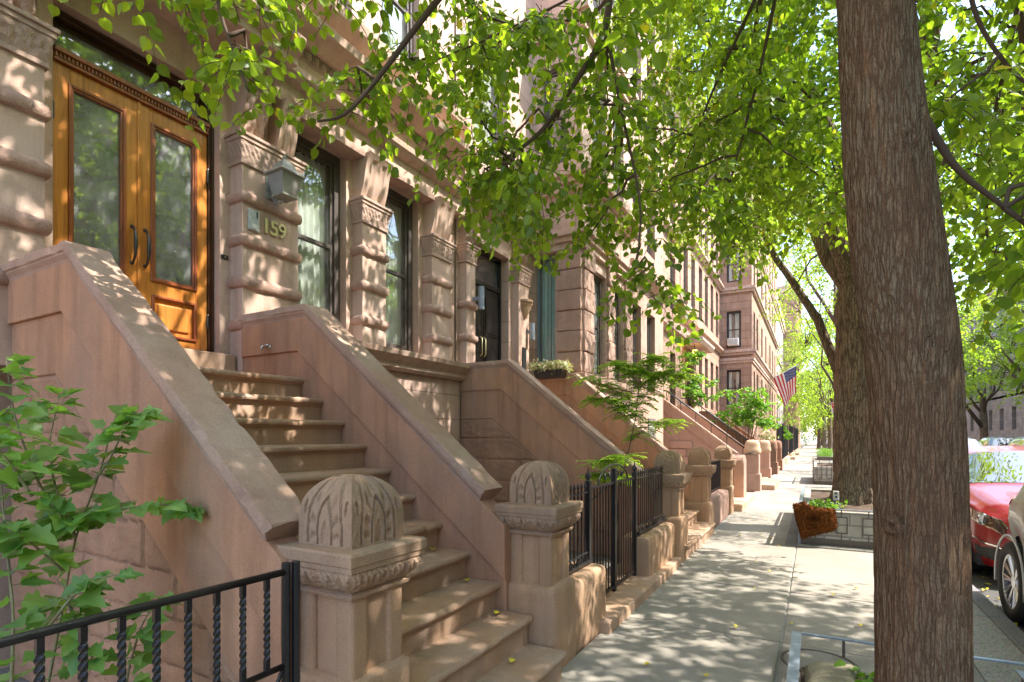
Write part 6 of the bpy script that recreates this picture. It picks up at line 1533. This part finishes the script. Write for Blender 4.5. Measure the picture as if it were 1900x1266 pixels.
# ------------------------------------------------------------ cars
def make_car(lab, loc, paintm, kind='hatch', group='cars parked along the street', detail=True):
    C_ = thing('parked_car', lab, 'car', loc, 0, group)
    L = 4.6 if kind == 'hatch' else 4.72; hk = 1.0 if kind == 'hatch' else 1.14; W_ = .915
    wy = (.88, 3.62) if kind == 'hatch' else (.92, 4.10); R_ = .34 if kind == 'hatch' else .36; ar = R_+.055
    if kind == 'hatch':
        ZT = ([0, .06, .3, .9, 1.22, 1.3, 2.05, 2.6, 3.3, 3.9, 4.35, 4.52, 4.6], [.60, .80, .90, 1.0, 1.04, 1.07, 1.46, 1.53, 1.50, 1.38, 1.08, .98, .62])
    else:
        ZT = ([0, .06, .3, .9, 1.25, 1.35, 1.95, 2.5, 3.6, 4.2, 4.55, 4.66, 4.72], [.7, .88, 1.0, 1.08, 1.13, 1.17, 1.63, 1.70, 1.69, 1.62, 1.22, 1.05, .6])
    ZB = ([0, .1, .5, 1.2, 3.9, L-.1, L], [.56, .74, .85, .93, 1.0, .93, .58]); HW = ([0, .05, .15, .35, .8, 1.5, 3.6, L-.45, L-.15, L], [.50, .64, .76, .85, .905, .915, .915, .87, .76, .58])
    RW = ([0, .3, 1.2, 2.05, 3.6, L-.3, L], [.42, .66, .74, .60, .58, .60, .5])
    def zl(y):
        z = .24 if .3 < y < L-.3 else .20
        for c in wy:
            q = ar**2-(y-c)**2
            if q > 0: z = max(z, R_+math.sqrt(q))
        return z
    I = np.interp
    def sect(y):
        t, b, h, r_, l = I(y, *ZT), I(y, *ZB)*(1 if hk == 1 else 1.12), I(y, *HW), I(y, *RW), zl(y)
        b = min(b, t-.03); r_ = min(r_, h*.97); l = min(l, b-.02)
        g = max(0, t-b)
        return [(h*.94, l), (h*.985, l+(b-l)*.2), (h, l+(b-l)*.5), (h*.995, l+(b-l)*.8), (h*.97, b), (h*.94, b+g*.06), ((h*.94+r_)/2+.02*min(1, g*3), b+g*.5), (r_+.02, b+g*.86), (r_*.86, b+g*.975), (r_*.5, t+.008), (0, t+.016)]
    def S(y, s, sg=1, off=0):
        P_ = sect(y); i = min(len(P_)-2, int(s)); f = s-i; x = P_[i][0]*(1-f)+P_[i+1][0]*f; z = P_[i][1]*(1-f)+P_[i+1][1]*f
        if off:
            dx, dz = P_[i+1][0]-P_[i][0], P_[i+1][1]-P_[i][1]; q = math.hypot(dx, dz) or 1; x += off*dz/q; z -= off*dx/q
        return (sg*x, y, z)
    ys = sorted(set([round(float(v), 3) for v in np.linspace(0, L, 110)]+[.02, .04, L-.02, L-.04])); m = MB()
    for sg in (-1, 1):
        vs = [S(y, s, sg) for y in ys for s in range(11)]; fs = []
        for j in range(len(ys)-1):
            for i in range(10):
                q = (j*11+i, j*11+i+1, (j+1)*11+i+1, (j+1)*11+i); fs.append(q if sg < 0 else q[::-1])
        m.add(vs, fs)
    for y, fl_ in ((0, 0), (L, 1)):
        P_ = sect(y); m.add([(-a, y, b) for a, b in P_]+[(a, y, b) for a, b in P_[::-1]], [tuple(range(22))[::(1 if fl_ else -1)]])
    body = obj('body', m, paintm, C_, smooth=True, local=True)
    def patch(y0, y1, s0, s1, mat, nm, off=.006, sgs=(-1, 1), ny=16, ns=6, par=None, shape=None):
        for sg in sgs:
            def fn(u, v):
                a, b = (s0, s1) if shape is None else shape(u)
                return S(y0+(y1-y0)*u, a+(b-a)*v, sg, off)
            mm = MB().grid(fn, ny, ns); obj(nm, mm, mat, par or C_, smooth=True, local=True)
    w0, w1 = (1.30, 2.03) if kind == 'hatch' else (1.35, 1.95)
    def full(y0, y1, s0, mat, nm, off=.007):
        def fn(u, v):
            y = y0+(y1-y0)*u; q = (v*2-1); s = 10-abs(q)*(10-s0); p = S(y, s, 1 if q > 0 else -1, off); return p
        obj(nm, MB().grid(fn, 16, 24), mat, C_, smooth=True, local=True)
    full(w0, w1, 7.3, 'carglass', 'windshield'); full(*((3.75, 4.4) if kind == 'hatch' else (4.2, 4.55)), 7.3, 'carglass', 'rear_window')
    patch(w0+.42, 2.62, 5.4, 7.5, 'carglass', 'side_window', shape=lambda u: (5.4, 5.4+2.1*min(1, .25+u*1.7)))
    patch(2.7, 3.7, 5.4, 7.5, 'carglass', 'side_window', shape=lambda u: (5.4, 5.4+2.1*min(1, 2.2-u*1.6)))
    obj('underbody', MB().box(-W_+.09, W_-.09, .3, L-.3, .18, .5), 'plastic', C_, local=True)
    wh = None
    for c in wy:
        for sg in (-1, 1):
            if wh is None:
                wh = bpy.data.objects.new('wheel', None); COL.objects.link(wh); wh.parent = C_; wh.location = (sg*(W_-.115), c, R_); base = wh
                ty = obj('tyre', MB().lathe([(R_*.68, -.10), (R_*.9, -.11), (R_*.985, -.09), (R_, -.05), (R_, .05), (R_*.985, .09), (R_*.9, .11), (R_*.68, .10)], (0, 0, 0), 40, 'x'), 'tyre', wh, smooth=True, local=True)
                rm = MB().lathe([(R_*.62, -.09), (R_*.70, -.095), (R_*.70, .095), (R_*.62, .09)], (0, 0, 0), 36, 'x')
                for q in range(10):
                    a = 2*PI*q/10
                    for da in (-.09, .09):
                        rm.tube([(-.062, R_*.12*math.cos(a), R_*.12*math.sin(a)), (-.085, R_*.66*math.cos(a+da), R_*.66*math.sin(a+da))], .011, 5)
                rm.lathe([(0, -.08), (R_*.16, -.075), (R_*.18, -.05), (0, -.05)], (0, 0, 0), 20, 'x')
                obj('rim', rm, 'rim', wh, local=True); obj('brake_disc', MB().lathe([(0, -.01), (R_*.5, -.01), (R_*.5, .01), (0, .01)], (0, 0, 0), 24, 'x'), 'rust', wh, local=True)
            else:
                o = clone(base, C_); o.location = (sg*(W_-.115), c, R_); o.rotation_euler = (0, 0, 0 if sg < 0 else PI)
    for o in [c for c in C_.children if c.name.startswith('wheel')]:
        if o.location.x > 0: o.rotation_euler = (0, 0, PI)
    if not detail: 
        return C_
    for sg in (-1, 1):
        hl = obj('headlight', MB().grid(lambda u, v: S(.05+.62*u, 3.0+.1*u+(1.35*(1-u*.75))*v, sg, .012), 14, 6), 'carglass', C_, smooth=True, local=True)
        obj('light_trim', MB().grid(lambda u, v: S(.03+.68*u, 2.92+.12*u+.16*v, sg, .014), 14, 3), 'chrome', hl, smooth=True, local=True)
        c0 = S(.25, 3.5, sg, .0)
        obj('lamp_bowl', MB().lathe([(.0, -.012), (.045, -.012), (.055, -.02), (.062, -.012), (.05, .0), (0, .0)], (c0[0], c0[1]-.005, c0[2]), 18, 'y'), 'chrome', hl, local=True)
        obj('fog_recess', MB().grid(lambda u, v: S(.03+.32*u, .7+.2*u+(1.1-.6*u)*v, sg, .008), 10, 5), 'plastic', C_, smooth=True, local=True)
        obj('chrome_strip', MB().grid(lambda u, v: S(.02+.36*u, 1.82+.1*v, sg, .012), 10, 2), 'chrome', C_, smooth=True, local=True)
        obj('tail_light', MB().grid(lambda u, v: S(L-.42+.36*u, 3.4+.9*v, sg, .010), 10, 5), 'signred', C_, smooth=True, local=True)
        mm = MB().rough(sg*1.0-.10, sg*1.0+.10, 1.62, 1.74, .98*hk, 1.12*hk, .05, .001, 8); mm.tube([(sg*.86, 1.68, 1.0*hk), (sg*.95, 1.68, 1.03*hk)], .02, 6)
        obj('mirror', mm, paintm, C_, smooth=True, local=True)
        obj('arch_trim', MB().tube([(sg*(W_-.012), wy[1]+(ar+.0)*math.cos(a*PI/16), R_+(ar)*math.sin(a*PI/16)) for a in range(-1, 18)], .010, 6), paintm, C_, smooth=True, local=True)
    obj('grille', MB().box(-.42, .42, -.02, .03, .36, .56), 'plastic', C_, bevel=.01, local=True)
    for i in range(4): obj('grille_bar', MB().box(-.40, .40, -.028, -.018, .385+i*.045, .397+i*.045), 'chrome', C_, local=True)
    obj('lower_lip', MB().box(-.66, .66, .0, .3, .17, .235), 'plastic', C_, bevel=.02, local=True)
    for sg in (-.2, .3): obj('wiper', MB().tube([S(w0+.0, 10, 1, .02)[:0] or (sg, w0-.01, 1.07*hk), (sg-.42, w0+.06, 1.10*hk)], .008, 5), 'plastic', C_, local=True)
    return C_
make_car('red hatchback with swept headlight parked at the kerb, facing the camera', (2.49, 7.80, -.13), 'redpaint')
make_car('silver car whose rear wheel arch shows at the right edge', (2.44, 2.34, -.13), 'silver', 'suv')
make_car('dark grey car parked directly behind the red hatchback', (2.56, 13.4, -.13), 'greypaint', 'suv')
make_car('white car parked across the street, nearest of the row', (9.45, 26.5, -.13), 'whitecar', 'suv', detail=False)
make_car('silver car parked across the street in the middle of the row', (9.45, 32.4, -.13), 'silver', 'suv', detail=False)
make_car('dark car parked across the street, farthest of the row', (9.45, 38.4, -.13), 'greypaint', 'suv', detail=False)
